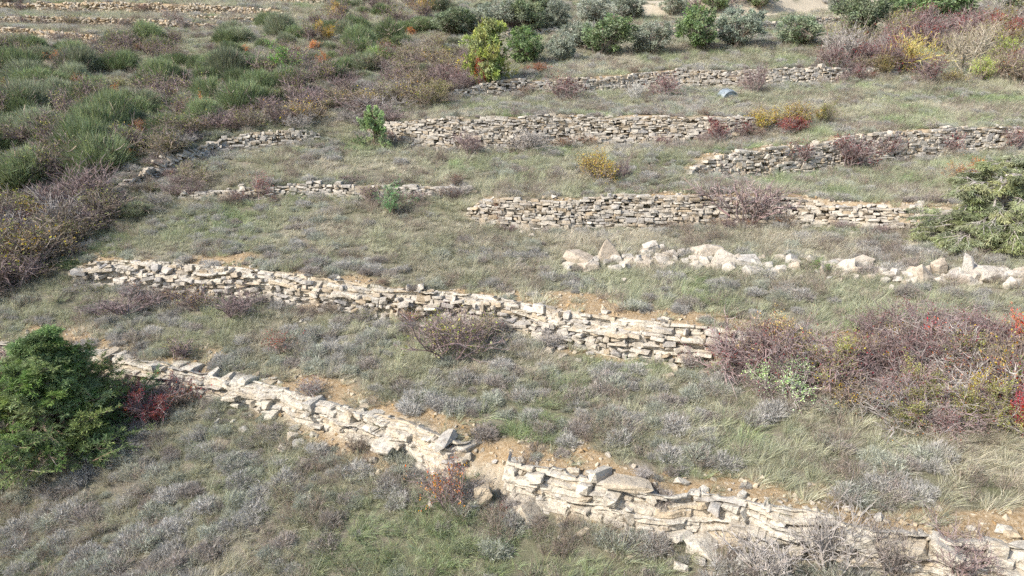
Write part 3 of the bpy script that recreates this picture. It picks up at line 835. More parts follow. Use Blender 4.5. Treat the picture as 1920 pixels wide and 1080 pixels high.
def conifer(seed, R=0.5, boughs=70, tw=11, sprays=5, droop=0.25, cone=0.75, tip=0.05, wdt=0.011, upcurl=0.35, dens=7, hang=0.0):
    """a juniper: boughs from a short trunk, each with twigs ending in feathery sprays of fine scale leaves. 1 high, 2R wide."""
    rg = np.random.default_rng(seed); segs = []; B, Dd, rn = [], [], []
    segs.append((np.array((0, 0, -0.1)), np.array((0.0, 0.0, 0.9)), 0.03, 0.008, 3))
    for b in range(boughs):
        h = rg.random() ** 1.25 * 0.95
        a = rg.uniform(0, 6.283)
        reach = R * ((1 - h) ** cone) * rg.uniform(0.5, 1.16) + 0.05
        p = np.array((0, 0, 0.06 + h * 0.86)); d = np.array((math.cos(a), math.sin(a), rg.uniform(-0.05, 0.5)))
        pts = [p]; ns = 6; dr = droop * rg.uniform(0.2, 1.7); p[2] *= rg.uniform(0.8, 1.1)
        for k in range(ns):
            t = (k + 1) / ns
            d = unit(d + rg.normal(0, 0.22, 3) + np.array((0, 0, (upcurl if t > 0.6 else 0) - dr * t)))
            pts.append(pts[-1] + d * reach / ns)
            segs.append((pts[-2], pts[-1], 0.010 * (1.1 - t), 0.010 * (1.0 - t) + 0.002, 1))
        tone = rg.random(3)
        for _ in range(tw):
            t = rg.uniform(0.3, 1.0) ** 0.7; k = min(int(t * ns), ns - 1)
            q = pts[k] + (pts[k + 1] - pts[k]) * (t * ns - k)
            td = unit(d + rg.normal(0, 0.7, 3) + np.array((0, 0, 0.15 - droop - hang)))
            ln = reach * rg.uniform(0.12, 0.3) * 1.1 + 0.02
            segs.append((q, q + td * ln, 0.003, 0.0015, 0))
            for s in range(sprays):
                u = rg.uniform(0.25, 1.0); sp = q + td * ln * u
                sdir = unit(td + rg.normal(0, 0.45, 3) + np.array((0, 0, 0.1 - droop * 0.8 - hang)))
                for v in range(dens):
                    B.append(sp + sdir * tip * v / dens * 1.2); Dd.append(sdir + rg.normal(0, 0.5, 3)); rn.append(tone * 0.6 + rg.random(3) * 0.4)
    B, Dd, rn = np.array(B), np.array(Dd), np.array(rn)
    B[:, 2] = np.maximum(B[:, 2], 0.0)
    g = Geo(); g.leaves(B, Dd, tip * rg.uniform(0.6, 1.2, len(B)), wdt, rg, rn)
    return stems_of(segs, rg, 0.0018).mesh('trunk', M_STEM), g.mesh('crown', M_CONIFER)

# ------------------------------------------------------------------ ground cover too dense to count
def proto_collection(name, meshes):
    c = bpy.data.collections.new(name)
    for k, m_ in enumerate(meshes):
        o = bpy.data.objects.new('%s_%02d' % (name, k), m_); c.objects.link(o)
    return c

def scatter(name, label, cat, coll, ncoll, P, rot, scl, tint, idx=None):
    n = len(P)
    me_ = bpy.data.meshes.new(name); me_.vertices.add(n); me_.vertices.foreach_set('co', np.asarray(P, np.float32).ravel())
    def att(nm, ty, arr, key):
        a_ = me_.attributes.new(nm, ty, 'POINT'); a_.data.foreach_set(key, np.asarray(arr).ravel())
    att('rot', 'FLOAT_VECTOR', rot.astype(np.float32), 'vector')
    att('scl', 'FLOAT_VECTOR', scl.astype(np.float32), 'vector')
    att('pick', 'INT', (rng.integers(0, ncoll, n) if idx is None else idx).astype(np.int32), 'value')
    att('tint', 'FLOAT_COLOR', np.concatenate([tint, np.ones((n, 1))], 1).astype(np.float32), 'color')
    o = link(name, me_)
    ng = bpy.data.node_groups.new(name, 'GeometryNodeTree')
    ng.interface.new_socket('Geometry', in_out='INPUT', socket_type='NodeSocketGeometry')
    ng.interface.new_socket('Geometry', in_out='OUTPUT', socket_type='NodeSocketGeometry')
    N = ng.nodes.new; L = ng.links.new
    gi, go = N('NodeGroupInput'), N('NodeGroupOutput')
    ci = N('GeometryNodeCollectionInfo'); ci.inputs['Collection'].default_value = coll
    ci.inputs['Separate Children'].default_value = True; ci.inputs['Reset Children'].default_value = True
    ip = N('GeometryNodeInstanceOnPoints'); ip.inputs['Pick Instance'].default_value = True
    def na(nm, ty):
        q = N('GeometryNodeInputNamedAttribute'); q.data_type = ty; q.inputs['Name'].default_value = nm
        return q.outputs['Attribute']
    e2r = N('FunctionNodeEulerToRotation')
    L(na('rot', 'FLOAT_VECTOR'), e2r.inputs[0])
    L(gi.outputs[0], ip.inputs['Points']); L(ci.outputs[0], ip.inputs['Instance']); L(na('pick', 'INT'), ip.inputs['Instance Index'])
    L(e2r.outputs[0], ip.inputs['Rotation']); L(na('scl', 'FLOAT_VECTOR'), ip.inputs['Scale']); L(ip.outputs[0], go.inputs[0])
    md = o.modifiers.new('scatter', 'NODES'); md.node_group = ng
    return tag(o, label, cat, kind='stuff')

# candidate spots over the ground in view, denser where it is near
def spots(y0, y1, dens, seed):
    rg = np.random.default_rng(seed)
    w = half_w(y1)
    n = int((y1 - y0) * 2 * w * dens)
    x = rg.uniform(-w, w, n); y = rg.uniform(y0, y1, n)
    z = ground(x, y); P = np.stack([x, y, z], 1)
    px, py, d = to_px(P)
    k = (d > 1) & (px > -620) & (px < 2540) & (py > -120) & (py < 1420)
    return P[k], px[k], py[k]

Z_BROOM = [(-200, 90), (200, 88), (420, 66), (560, 40), (640, -40), (980, -60), (900, 20), (800, 60), (690, 130), (560, 190), (440, 215), (330, 260), (240, 330), (120, 345), (-200, 380)]
Z_HEDGE = [(-200, 420), (110, 400), (225, 350), (330, 265), (430, 225), (560, 190), (690, 130), (800, 80), (870, 100), (900, 170), (800, 200), (740, 240), (620, 250), (430, 248), (390, 260), (250, 345), (400, 340), (330, 390), (210, 425), (110, 475), (40, 545), (-200, 620)]
Z_THICK = [(1400, 640), (1500, 575), (1640, 560), (1800, 545), (2100, 520), (2100, 850), (1800, 830), (1650, 800), (1520, 745), (1400, 715)]
Z_UPPER = [(1530, 165), (1590, 90), (1700, 60), (2080, 20), (2080, 180), (1800, 165), (1650, 160)]
Z_OLIVE = [(820, 60), (900, -60), (2080, -90), (2080, 40), (1600, 100), (1250, 100), (920, 125), (850, 100)]
Z_FARTOP = [(-200, -90), (700, -90), (560, 40), (420, 66), (200, 88), (-200, 100)]
Z_LAV = [[(-200, 830), (300, 800), (640, 830), (500, 960), (760, 1250), (-200, 1250)], [(0, 560), (560, 590), (640, 690), (400, 690), (180, 650), (-100, 640)], [(200, 480), (540, 480), (900, 520), (760, 540), (300, 495)],
         [(780, 470), (1100, 470), (1140, 560), (960, 560)], [(1700, 840), (2050, 830), (2050, 960), (1500, 970)], [(760, 170), (1300, 180), (1300, 222), (780, 222)], [(0, 860), (640, 860), (560, 1000), (-100, 1000)]]
Z_GREEN = [[(1250, 520), (1700, 540), (1700, 640), (1450, 600), (1300, 570)], [(560, 600), (700, 580), (1000, 700), (1500, 800), (1500, 930), (1000, 840), (700, 740)], [(640, 900), (1000, 980), (1200, 1090), (700, 1090)], [(350, 390), (560, 370), (700, 460), (250, 470)], [(50, 520), (200, 440), (330, 400), (180, 500)]]

def cover(y0, y1, dens, seed):
    P, px, py = spots(y0, y1, dens, seed)
    ws, wh, wi_ = nearest(WS, P[:, 0], P[:, 1]), nearest(WH, P[:, 0], P[:, 1]), nearest(WI, P[:, 0], P[:, 1])
    so, pl = lookup(soil, P[:, 0], P[:, 1]), lookup(pale, P[:, 0], P[:, 1])
    rg = np.random.default_rng(seed + 1)
    keep = rg.random(len(P)) > np.clip(so * 0.84, 0, 1)
    keep &= ~((ws > -0.26) & (ws < 0.14) & (wh > 0.2)) | (rg.random(len(P)) < 0.16)
    keep &= rg.random(len(P)) > pl * 1.1
    n1 = fbm(P[:, 0], P[:, 1], 1.7, 201, 3); n2 = fbm(P[:, 0], P[:, 1], 4.5, 301, 2)
    lav = n1 * 0.9 + n2 * 0.5
    for z in Z_LAV: lav = lav + 0.12 * in_poly(px, py, z)
    lav = lav + 0.22 * ((ws < -0.28) & (ws > -0.8) & (wh > 0.2)) + 0.12 * ((ws > 0.2) & (ws < 0.9) & (wh > 0.2))
    grn = fbm(P[:, 0], P[:, 1], 2.3, 401, 3)
    for z in Z_GREEN: grn = grn + 0.10 * in_poly(px, py, z)
    return P[keep], px[keep], py[keep], lav[keep], grn[keep], rg

TUFTS = [grass_tuft(60 + k, 115, 0.36 + 0.06 * (k % 3), 0.16, 0.35 + 0.2 * (k % 2)) for k in range(6)]
CUSH = [cushion(80 + k, M_SCATTER) for k in range(5)]
WEEDS = [weed(95 + k) for k in range(4)]
C_T, C_C, C_W = proto_collection('tuft', TUFTS), proto_collection('cushion', CUSH), proto_collection('weed', WEEDS)

acc = {'g': [], 'c': [], 'w': []}
for (y0, y1, dens, sd_, size) in ((4.5, 16, 30, 1001, 0.95), (16, 26, 22, 1002, 1.0), (26, 42, 13, 1003, 1.12), (42, 66, 7.5, 1004, 1.3), (66, 112, 3.6, 1005, 1.6)):
    P, px, py, lav, grn, rg = cover(y0, y1, dens, sd_)
    n = len(P)
    u = rg.random(n)
    is_c = u < np.clip((lav - 0.64) * 3.0, 0.03, 0.62) * 0.62
    is_w = ~is_c & (rg.random(n) < np.clip((fbm(P[:, 0], P[:, 1], 2.0, 555, 2) - 0.48) * 1.5, 0.03, 0.3))
    for key, mk in (('c', is_c), ('w', is_w), ('g', ~is_c & ~is_w)):
        acc[key].append((P[mk], px[mk], py[mk], grn[mk], lav[mk], np.full(mk.sum(), size)))
def merged(key): return [np.concatenate([a_[i] for a_ in acc[key]]) for i in range(6)]

def mixc(a, b, t): return np.array(a)[None] * (1 - t[:, None]) + np.array(b)[None] * t[:, None]
P, px, py, grn, lav, size = merged('g'); n = len(P)
rg = np.random.default_rng(71)
t = np.clip((grn - 0.28) * 3.0 + rg.normal(0, 0.16, n), 0, 1)
tint = mixc((0.52, 0.475, 0.37), (0.415, 0.425, 0.285), t)
gg = 0.8 * sstep(0.64, 0.78, grn + rg.normal(0, 0.03, n)); tint = tint * (1 - gg[:, None]) + np.array((0.30, 0.37, 0.19)) * gg[:, None]
tint *= rg.uniform(0.72, 1.25, (n, 1))
yaw = -0.6 + (fbm(P[:, 0], P[:, 1], 3.0, 611, 2) - 0.5) * 5 + rg.normal(0, 0.5, n)
scl = (size * rg.uniform(0.6, 1.25, n))[:, None] * np.stack([np.ones(n), np.ones(n), rg.uniform(0.6, 1.1, n)], 1)
scatter('dry_grass', 'dry grey-green grass covering the terraces', 'grass', C_T, len(TUFTS), P, np.stack([rg.normal(0, .1, n), rg.normal(0, .1, n), yaw], 1), scl, tint)
NG = n
P, px, py, grn, lav, size = merged('w'); n = len(P)
tint = mixc((0.27, 0.225, 0.185), (0.36, 0.30, 0.245), rg.random(n)) * rg.uniform(0.7, 1.2, (n, 1))
scatter('dead_weeds', 'brown dead weed stalks scattered through the grass', 'weeds', C_W, len(WEEDS), P, np.stack([rg.normal(0, .1, n), rg.normal(0, .1, n), rg.uniform(0, 6.28, n)], 1), (size * rg.uniform(0.6, 1.2, n))[:, None] * np.ones((n, 3)), tint)
NW = n
P, px, py, grn, lav, size = merged('c'); n = len(P)
look = rg.choice(3, n, p=[0.5, 0.3, 0.2])
tint = np.array([(0.43, 0.41, 0.375), (0.40, 0.41, 0.335), (0.355, 0.315, 0.28)])[look] * rg.uniform(0.82, 1.15, (n, 1))
csz = size * (0.45 + 0.85 * rg.random(n) ** 1.4)
crot = np.stack([rg.normal(0, .12, n), rg.normal(0, .12, n), rg.uniform(0, 6.28, n)], 1)
# the cushions that show largest stand as plants of their own, the rest is one mass
pxw = csz * 0.5 * F_PX / to_px(P)[2]
inside = (px > 10) & (px < 1910) & (py > 10) & (py < 1075)
big = np.zeros(n, bool); big[np.argsort(-np.where(inside, pxw, 0))[:170]] = True
scatter('scrub_cushions', 'small grey aromatic scrub cushions spread through the grass', 'scrub', C_C, len(CUSH), P[~big], crot[~big], csz[~big][:, None] * np.array((1, 1, .9))[None], tint[~big])
CUSH_OBJ = [cushion(180 + k, M_LEAF, 520, 0.27, 0.007) for k in range(6)]
zone_lab = [(lambda x, y: (y > 1030) & (x < 480), 'at the bottom edge, far left'), (lambda x, y: (y > 960) & (x < 240), 'near the left edge, low down'), (lambda x, y: (y > 960) & (x < 480), 'a little right of the bottom left corner'),
            (lambda x, y: (y > 780) & (x < 480), 'just below the big juniper on the lowest terrace'),
            (lambda x, y: (y > 800) & (x < 860), 'on the lowest terrace left of the ochre soil slide'),
            (lambda x, y: (y > 985) & (x < 1300), 'at the bottom edge below the ledge wall'),
            (lambda x, y: (y > 960), 'at the foot of the ledge wall, bottom right'),
            (lambda x, y: (y > 820) & (x > 1250), 'above the right stretch of the foreground ledge wall'),
            (lambda x, y: (x < 620) & (y > 560), 'on the left part of the second terrace'),
            (lambda x, y: (y > 640) & (x < 1000), 'above the middle of the foreground ledge wall'),
            (lambda x, y: (y > 640), 'below the right end of the second terrace wall'),
            (lambda x, y: (y > 0), 'above the second terrace wall')]
look_lab = ['pale grey scrub cushion ', 'sage green-grey scrub cushion ', 'brownish grey scrub cushion ']
for k in np.nonzero(big)[0]:
    o = link('scrub_cushion', CUSH_OBJ[int(rg.integers(6))], None, P[k] - (0, 0, 0.01), tint[k])
    o.rotation_euler = crot[k]; o.scale = csz[k] * np.array((1.05, 1.05, 0.95))
    zl = next(l for f, l in zone_lab if f(px[k], py[k]))
    tag(o, ('broad ' if csz[k] > np.median(csz[big]) else 'little ') + look_lab[look[k]] + zl, 'shrub', 'scrub cushions ' + zl)
print('COVER', NG, NW, n)

# gravel on the bare strips
PEB = [hull_mesh('pebble', rock_pts(np.random.default_rng(900 + k), 11, 0.7), M_GRAVEL) for k in range(5)]
C_P = proto_collection('pebble', PEB)
P, px, py = spots(4.5, 32, 90, 3001)
rgp = np.random.default_rng(5)
so = lookup(np.maximum(soil, rock * 0.5), P[:, 0], P[:, 1])
k = (so > 0.3) & (rgp.random(len(P)) < 0.75)
P = P[k]; n = len(P)
sz = 0.025 + 0.13 * rgp.random(n) ** 3
scatter('gravel', 'small pale stone chips lying on the ochre soil along the wall crests', 'gravel', C_P, 5, P, rgp.uniform(0, 6.28, (n, 3)), sz[:, None] * rgp.uniform(0.6, 1.2, (n, 3)), np.ones((n, 3)))

# ------------------------------------------------------------------ shrubs and trees, each a thing of its own
BARE_S = [shrub(300 + k, 13, 2, (6, 6), 0) for k in range(4)]
HAZE_S = [shrub(310 + k, 13, 2, (6, 6), 420, 0.05) for k in range(4)]
LEAFY_S = [shrub(320 + k, 12, 2, (6, 6), 3600, 0.04) for k in range(4)]
TANGLE_S = [shrub(330 + k, 20, 2, (7, 6), 700, 0.032, spreadb=1.5, upr=-0.02) for k in range(3)]
BROOM_S = [broom(340 + k) for k in range(5)]
OLIVE_S = [tree(350 + k, 6000, 0.06) for k in range(5)]
OAK_S = [tree(360 + k, 6500, 0.065, 3, 0.08) for k in range(4)]
KINDS = dict(bare=(BARE_S, 'stems', 'leaves', 1.3), haze=(HAZE_S, 'stems', 'leaves', 1.3), leafy=(LEAFY_S, 'stems', 'leaves', 1.3), tangle=(TANGLE_S, 'stems', 'leaves', 1.7),
             broom=(BROOM_S, 'stems', 'foliage', 1.35), olive=(OLIVE_S, 'trunk', 'crown', 1.06), oak=(OAK_S, 'trunk', 'crown', 1.06))
rp = np.random.default_rng(77)
def plant(kind, name, p, w, h, stem, leaf, label, cat, group=None, k=None, yaw=None):
    protos, a_, b_, unit_w = KINDS[kind]
    st, lf = protos[int(rp.integers(len(protos))) if k is None else k % len(protos)]
    o = link(name, None, None, p); o.empty_display_size = 0.2
    o.rotation_euler = (0, 0, rp.uniform(0, 6.283) if yaw is None else yaw); o.scale = (w / unit_w, w / unit_w, h)
    tag(o, label, cat, group, 'thing')
    jit = rp.uniform(0.85, 1.15)
    link(a_, st, o, color=np.array(stem) * jit)
    if lf: link(b_, lf, o, color=np.array(leaf) * jit)
    return o
def by_px(kind, name, px, py, wpx, hpx, stem, leaf, label, cat='shrub', group=None, k=None):
    p = at(px, py)[0]; dep = float(to_px(p)[2])
    return plant(kind, name, p - (0, 0, 0.03), wpx * dep / F_PX, hpx * dep / F_PX * 1.03, stem, leaf, label, cat, group, k)

PURP, TWIG, PALE = (0.235, 0.18, 0.172), (0.25, 0.205, 0.165), (0.32, 0.29, 0.265)
RED, DRED, YEL, ORA, OLV, GRN, LIME, RUST = (0.34, 0.07, 0.055), (0.215, 0.065, 0.06), (0.46, 0.35, 0.12), (0.62, 0.25, 0.07), (0.30, 0.30, 0.11), (0.14, 0.25, 0.06), (0.42, 0.50, 0.14), (0.34, 0.17, 0.09)
NAMED = [
 ('leafy', 'autumn_shrub', 1125, 345, 84, 66, TWIG, YEL, 'yellow-leaved autumn bush alone on the grass below the pale dry stone wall'),
 ('bare', 'bare_shrub', 1165, 340, 40, 48, PURP, PURP, 'small leafless bush at the right side of the yellow bush'),
 ('leafy', 'autumn_shrub', 1475, 240, 90, 46, TWIG, YEL, 'golden bush on the crest right of the pale dry stone wall'),
 ('leafy', 'autumn_shrub', 1430, 246, 60, 40, TWIG, (0.5, .40, .12), 'dull yellow bush left of the golden bush on the crest'),
 ('haze', 'autumn_shrub', 1388, 262, 50, 44, PURP, DRED, 'dark red creeper bush hanging at the right end of the pale wall'),
 ('leafy', 'autumn_shrub', 1345, 268, 44, 40, PURP, DRED, 'small dark red creeper on the face of the pale wall'),
 ('leafy', 'autumn_shrub', 1478, 252, 56, 34, PURP, RED, 'crimson shrub beneath the golden bush'),
 ('leafy', 'autumn_shrub', 1545, 232, 50, 36, TWIG, OLV, 'olive green shrub right of the golden bush on the crest'),
 ('haze', 'creeper', 1495, 318, 64, 52, PURP, DRED, 'thin reddish creeper on the left part of the stepped wall'),
 ('haze', 'creeper', 1598, 318, 96, 62, PURP, DRED, 'wide dark red creeper covering the middle of the stepped wall'),
 ('haze', 'creeper', 1660, 300, 60, 50, PURP, DRED, 'grey leafless creeper right of the wide dark red one'),
 ('haze', 'creeper', 1775, 288, 60, 38, PURP, RED, 'red creeper low on the right part of the stepped wall'),
 ('haze', 'creeper', 1900, 284, 56, 52, PURP, DRED, 'dark red creeper on the stepped wall at the right edge'),
 ('bare', 'bare_shrub', 1395, 418, 150, 92, PURP, PURP, 'large leafless purple-grey bush in front of the tidy middle wall'),
 ('haze', 'bare_shrub', 845, 672, 165, 92, PURP, OLV, 'large bare brown bush in the grass below the second terrace wall'),
 ('haze', 'bare_shrub', 900, 645, 80, 60, TWIG, OLV, 'smaller twiggy bush behind the large bare brown bush'),
 ('bare', 'bare_shrub', 440, 596, 110, 52, PURP, PURP, 'leafless bush at the foot of the second wall, towards its left end'),
 ('haze', 'bare_shrub', 370, 580, 90, 44, PURP, YEL, 'low twiggy bush with a few yellow leaves under the second wall'),
 ('bare', 'bare_shrub', 240, 590, 130, 44, PURP, PURP, 'low sprawling bare bush under the left end of the second wall'),
 ('haze', 'autumn_shrub', 838, 952, 90, 100, PURP, ORA, 'slender twiggy shrub with orange leaves left of the ochre soil slide'),
 ('bare', 'bare_shrub', 1560, 1078, 125, 150, PALE, PURP, 'tall pale leafless shrub in front of the ledge wall, bottom right'),
 ('bare', 'bare_shrub', 1670, 1085, 120, 120, (.22, .19, .17), PURP, 'dark leafless shrub right of the tall pale one, bottom right'),
 ('bare', 'bare_shrub', 1435, 1078, 130, 90, PALE, PURP, 'low pale leafless shrub left of the tall one, bottom right'),
 ('bare', 'bare_shrub', 1800, 1090, 140, 110, PURP, PURP, 'leafless shrub at the bottom right corner'),
 ('leafy', 'autumn_shrub', 285, 795, 90, 66, PURP, DRED, 'dark red shrub in the shadow right of the big juniper'),
 ('haze', 'autumn_shrub', 220, 770, 110, 60, (.2, .15, .14), DRED, 'bare dark shrub in the shade behind the big juniper'),
 ('haze', 'autumn_shrub', 350, 738, 110, 46, PURP, RED, 'low red-leaved shrub on the left part of the ledge wall'),
 ('haze', 'autumn_shrub', 40, 690, 130, 50, PURP, RUST, 'rusty bare shrub behind the big juniper at the left edge'),
 ('haze', 'autumn_shrub', 525, 660, 60, 40, TWIG, RED, 'small shrub with red leaves in the grass of the second terrace'),
 ('leafy', 'autumn_shrub', 386, 228, 22, 44, TWIG, ORA, 'narrow flame-orange bush among the broom at the upper left'),
 ('leafy', 'autumn_shrub', 217, 200, 24, 34, TWIG, (.5, .22, .1), 'small rust-orange bush in the middle of the broom slope'),
 ('leafy', 'autumn_shrub', 612, 78, 46, 34, TWIG, (.5, .36, .10), 'yellow-brown bush at the top of the broom slope'),
 ('leafy', 'autumn_shrub', 630, 40, 34, 32, TWIG, (.5, .34, .10), 'small golden bush against the far terraces, top left of centre'),
 ('leafy', 'autumn_shrub', 795, 30, 40, 34, TWIG, (.55, .36, .10), 'golden bush near the top edge left of the olives'),
 ('leafy', 'evergreen_shrub', 530, 146, 76, 52, TWIG, (0.20, 0.34, 0.10), 'bright green round bush in the middle of the broom slope'),
 ('leafy', 'evergreen_shrub', 1462, 748, 112, 76, PALE, (0.40, 0.53, 0.26), 'pale mint-green leafy shrub at the left edge of the right thicket'),
 ('leafy', 'evergreen_shrub', 736, 404, 60, 54, TWIG, (0.22, 0.38, 0.18), 'small bright green sapling in the grass left of the tidy wall'),
 ('leafy', 'creeper', 905, 160, 30, 50, TWIG, (.45, .12, .06), 'rust-red creeper at the foot of the yellow-green juniper'),
 ('leafy', 'creeper', 1003, 138, 50, 20, TWIG, (.42, .16, .08), 'low rust-coloured plant right of the yellow-green juniper'),
 ('leafy', 'bramble', 1542, 512, 44, 24, TWIG, GRN, 'low green bramble growing among the thin stretch of boulders'),
 ('leafy', 'autumn_shrub', 1905, 660, 50, 70, TWIG, (.72, .10, .03), 'vivid orange-red shrub at the right edge'),
 ('leafy', 'autumn_shrub', 1905, 740, 70, 76, TWIG, (.22, .36, .05), 'bright green shrub under the vivid red one at the right edge'),
 ('leafy', 'autumn_shrub', 1915, 810, 46, 90, PURP, (.48, .05, .06), 'crimson shrub at the right edge, below the bright green one'),
 ('leafy', 'autumn_shrub', 1840, 775, 66, 90, TWIG, (.60, .50, .10), 'yellow-leaved shrub in the right thicket beside the crimson one'),
 ('haze', 'autumn_shrub', 1757, 665, 70, 66, PURP, (.60, .08, .07), 'thin shrub with bright red leaves in the middle of the right thicket'),
 ('leafy', 'autumn_shrub', 1450, 690, 100, 96, TWIG, (.46, .35, .17), 'tan-leaved shrub against the end of the second wall'),
 ('leafy', 'autumn_shrub', 1500, 715, 70, 80, TWIG, (.42, .33, .18), 'smaller tan-leaved shrub right of the pale mint-green one'),
 ('leafy', 'autumn_shrub', 1808, 345, 70, 44, TWIG, (.42, .22, .09), 'low orange-brown shrub above the draping green bush'),
 ('leafy', 'autumn_shrub', 1885, 75, 60, 44, TWIG, (.36, .06, .05), 'dark red bush near the top right corner'),
 ('leafy', 'autumn_shrub', 1880, 140, 50, 28, TWIG, (.52, .13, .05), 'orange-red low bush at the right of the upper thicket'),
 ('leafy', 'autumn_shrub', 1832, 152, 44, 44, TWIG, LIME, 'lime-green bush in the upper right thicket'),
 ('leafy', 'autumn_shrub', 1870, 118, 60, 40, TWIG, LIME, 'lime-green bush behind the orange-red low bush'),
 ('haze', 'autumn_shrub', 1695, 130, 90, 64, (.52, .44, .16), YEL, 'yellow-stemmed bush in the upper right thicket'),
 ('bare', 'bare_shrub', 1815, 140, 90, 92, (.33, .29, .22), PALE, 'tall bare shrub with pale forked branches in the upper right thicket'),
 ('haze', 'bare_shrub', 1415, 175, 56, 52, PURP, PURP, 'purple-grey bare bush in front of the upper wall right of the barrel'),
 ('haze', 'bare_shrub', 1243, 182, 60, 44, PURP, DRED, 'purple-grey bare bush in front of the upper wall left of the barrel'),
 ('haze', 'bare_shrub', 1060, 188, 70, 48, PURP, DRED, 'reddish bare bush at the left part of the upper wall'),
 ('leafy', 'autumn_shrub', 815, 200, 56, 44, TWIG, (.30, .28, .12), 'olive-brown bush at the left end of the upper wall'),
 ('haze', 'autumn_shrub', 490, 372, 44, 50, PURP, RED, 'reddish shrub standing on the low overgrown stone course'),
 ('haze', 'bare_shrub', 880, 290, 60, 46, PURP, PURP, 'bare bush at the foot of the pale wall, left part'),
 ('haze', 'bare_shrub', 990, 285, 90, 42, PALE, PALE, 'dry grey bush at the foot of the pale wall, middle part'),
 ('haze', 'bare_shrub', 930, 418, 24, 44, (.24, .15, .11), RUST, 'dead brown vine hanging on the left end of the tidy wall'),
 ('bare', 'bare_shrub', 1190, 188, 44, 34, (.48, .46, .42), PALE, 'dead white branch lying on the grass below the upper wall'),
]
for row in NAMED:
    by_px(*row)

# trees of the olive orchard and the oaks beside it: foot x, foot y, width, height, kind, grey or green
GREY, DARK, FRESH = (0.32, 0.345, 0.27), (0.215, 0.255, 0.155), (0.20, 0.275, 0.125)
BARK = (0.20, 0.17, 0.14)
TREES = [
 (852, 68, 74, 46, 'oak', DARK, 'dark green tree at the left end of the orchard row'),
 (897, 62, 60, 42, 'olive', GREY, 'grey olive tree behind the yellow-green juniper'),
 (940, 56, 84, 50, 'olive', GREY, 'broad grey olive tree in the upper row, left'),
 (990, 62, 66, 54, 'oak', DARK, 'dark tree between two grey olives in the upper row'),
 (1013, 24, 46, 34, 'oak', DARK, 'small dark tree at the top edge behind the upper row'),
 (1043, 54, 58, 48, 'olive', GREY, 'round grey olive in the upper row beside a reddish bush'),
 (1117, 44, 66, 44, 'olive', (.36, .38, .31), 'pale silver olive with visible trunk in the upper row'),
 (1150, 8, 30, 24, 'oak', DARK, 'small dark tree cut by the top edge above the silver olive'),
 (1180, 38, 58, 48, 'olive', GREY, 'round olive left of the cream earth bank'),
 (1263, 30, 50, 40, 'olive', GREY, 'small olive in front of the cream earth bank'),
 (1343, 22, 54, 40, 'olive', (.22, .28, .15), 'small tree with a forked trunk on the cream bank'),
 (1427, 16, 64, 40, 'olive', (.26, .31, .18), 'rightmost small tree with bare trunk on the cream bank'),
 (985, 122, 64, 58, 'oak', FRESH, 'green round oak right of the yellow-green juniper'),
 (1053, 116, 54, 48, 'olive', GREY, 'small grey-green tree right of the green round oak'),
 (1084, 92, 66, 46, 'olive', GREY, 'grey-green tree in the middle row behind the small one'),
 (1142, 104, 90, 62, 'oak', (.2, .26, .14), 'wide green tree in the middle of the lower orchard row'),
 (1220, 102, 74, 56, 'olive', GREY, 'grey olive tree left of the small white scarp'),
 (1306, 96, 70, 72, 'oak', FRESH, 'tall green oak just right of the small white scarp'),
 (1390, 90, 82, 66, 'olive', (.27, .31, .24), 'grey bushy tree right of the tall green oak'),
 (1497, 86, 84, 52, 'olive', (.28, .33, .22), 'low spreading tree at the right end of the lower row'),
 (1613, 74, 88, 78, 'oak', DARK, 'dark green oak beside the grey dome of scrub'),
 (1585, 30, 60, 44, 'olive', GREY, 'grey tree behind the dark green oak'),
 (1700, 28, 80, 46, 'oak', (.15, .21, .10), 'dark tree at the top edge right of centre'),
 (1745, 56, 124, 72, 'oak', FRESH, 'wide fresh green oak near the upper right'),
 (1905, 24, 70, 46, 'oak', DARK, 'dark oak in the top right corner'),
]
for (x, y, w, h, kd, col, lab) in TREES:
    by_px(kd, 'olive_tree' if kd == 'olive' else 'evergreen_oak', x, y, w * 1.08, h * 1.04, BARK, col, lab, 'tree', 'trees of the upper orchard')

# junipers
def conifer_thing(px, py, wpx, hpx, col, label, seed, stem=(0.22, 0.17, 0.13), lean=(0, 0), **kw):
    p = at(px, py)[0]; dep = float(to_px(p)[2])
    w, h = wpx * dep / F_PX, hpx * dep / F_PX
    st, cr = conifer(seed, **kw)
    o = link('juniper', None, None, p - (0, 0, 0.05)); o.scale = (w / (2 * kw.get('R', 0.5)), w / (2 * kw.get('R', 0.5)), h)
    o.rotation_euler = (lean[0], lean[1], 0)
    tag(o, label, 'tree', 'junipers', 'thing')
    link('trunk', st, o, color=stem); link('crown', cr, o, color=col)
conifer_thing(104, 838, 345, 238, (0.235, 0.305, 0.13), 'big dense dark green juniper at the left edge', 1, boughs=170, tw=16, sprays=7, dens=9, tip=0.028, wdt=0.0042, cone=1.12, droop=0.12, lean=(0.05, 0.02))
conifer_thing(1868, 452, 260, 140, (0.31, 0.335, 0.19), 'large draping olive-green bush behind the boulders at the right edge', 2, stem=PALE, boughs=110, tw=13, sprays=6, dens=8, tip=0.05, wdt=0.005, cone=0.5, droop=0.30, upcurl=0.0, hang=0.8)
conifer_thing(1885, 372, 200, 90, (0.32, 0.34, 0.20), 'second draping olive-green bush higher up at the right edge', 3, stem=PALE, boughs=80, tw=12, sprays=6, dens=8, tip=0.055, wdt=0.006, cone=0.5, droop=0.30, upcurl=0.0, hang=0.8)
conifer_thing(1800, 462, 130, 80, (0.265, 0.285, 0.16), 'low left lobe of draping green bush over the end of the tidy wall', 8, stem=PALE, boughs=60, tw=12, sprays=6, dens=8, tip=0.055, wdt=0.006, cone=0.5, droop=0.30, upcurl=0.0, hang=0.8)
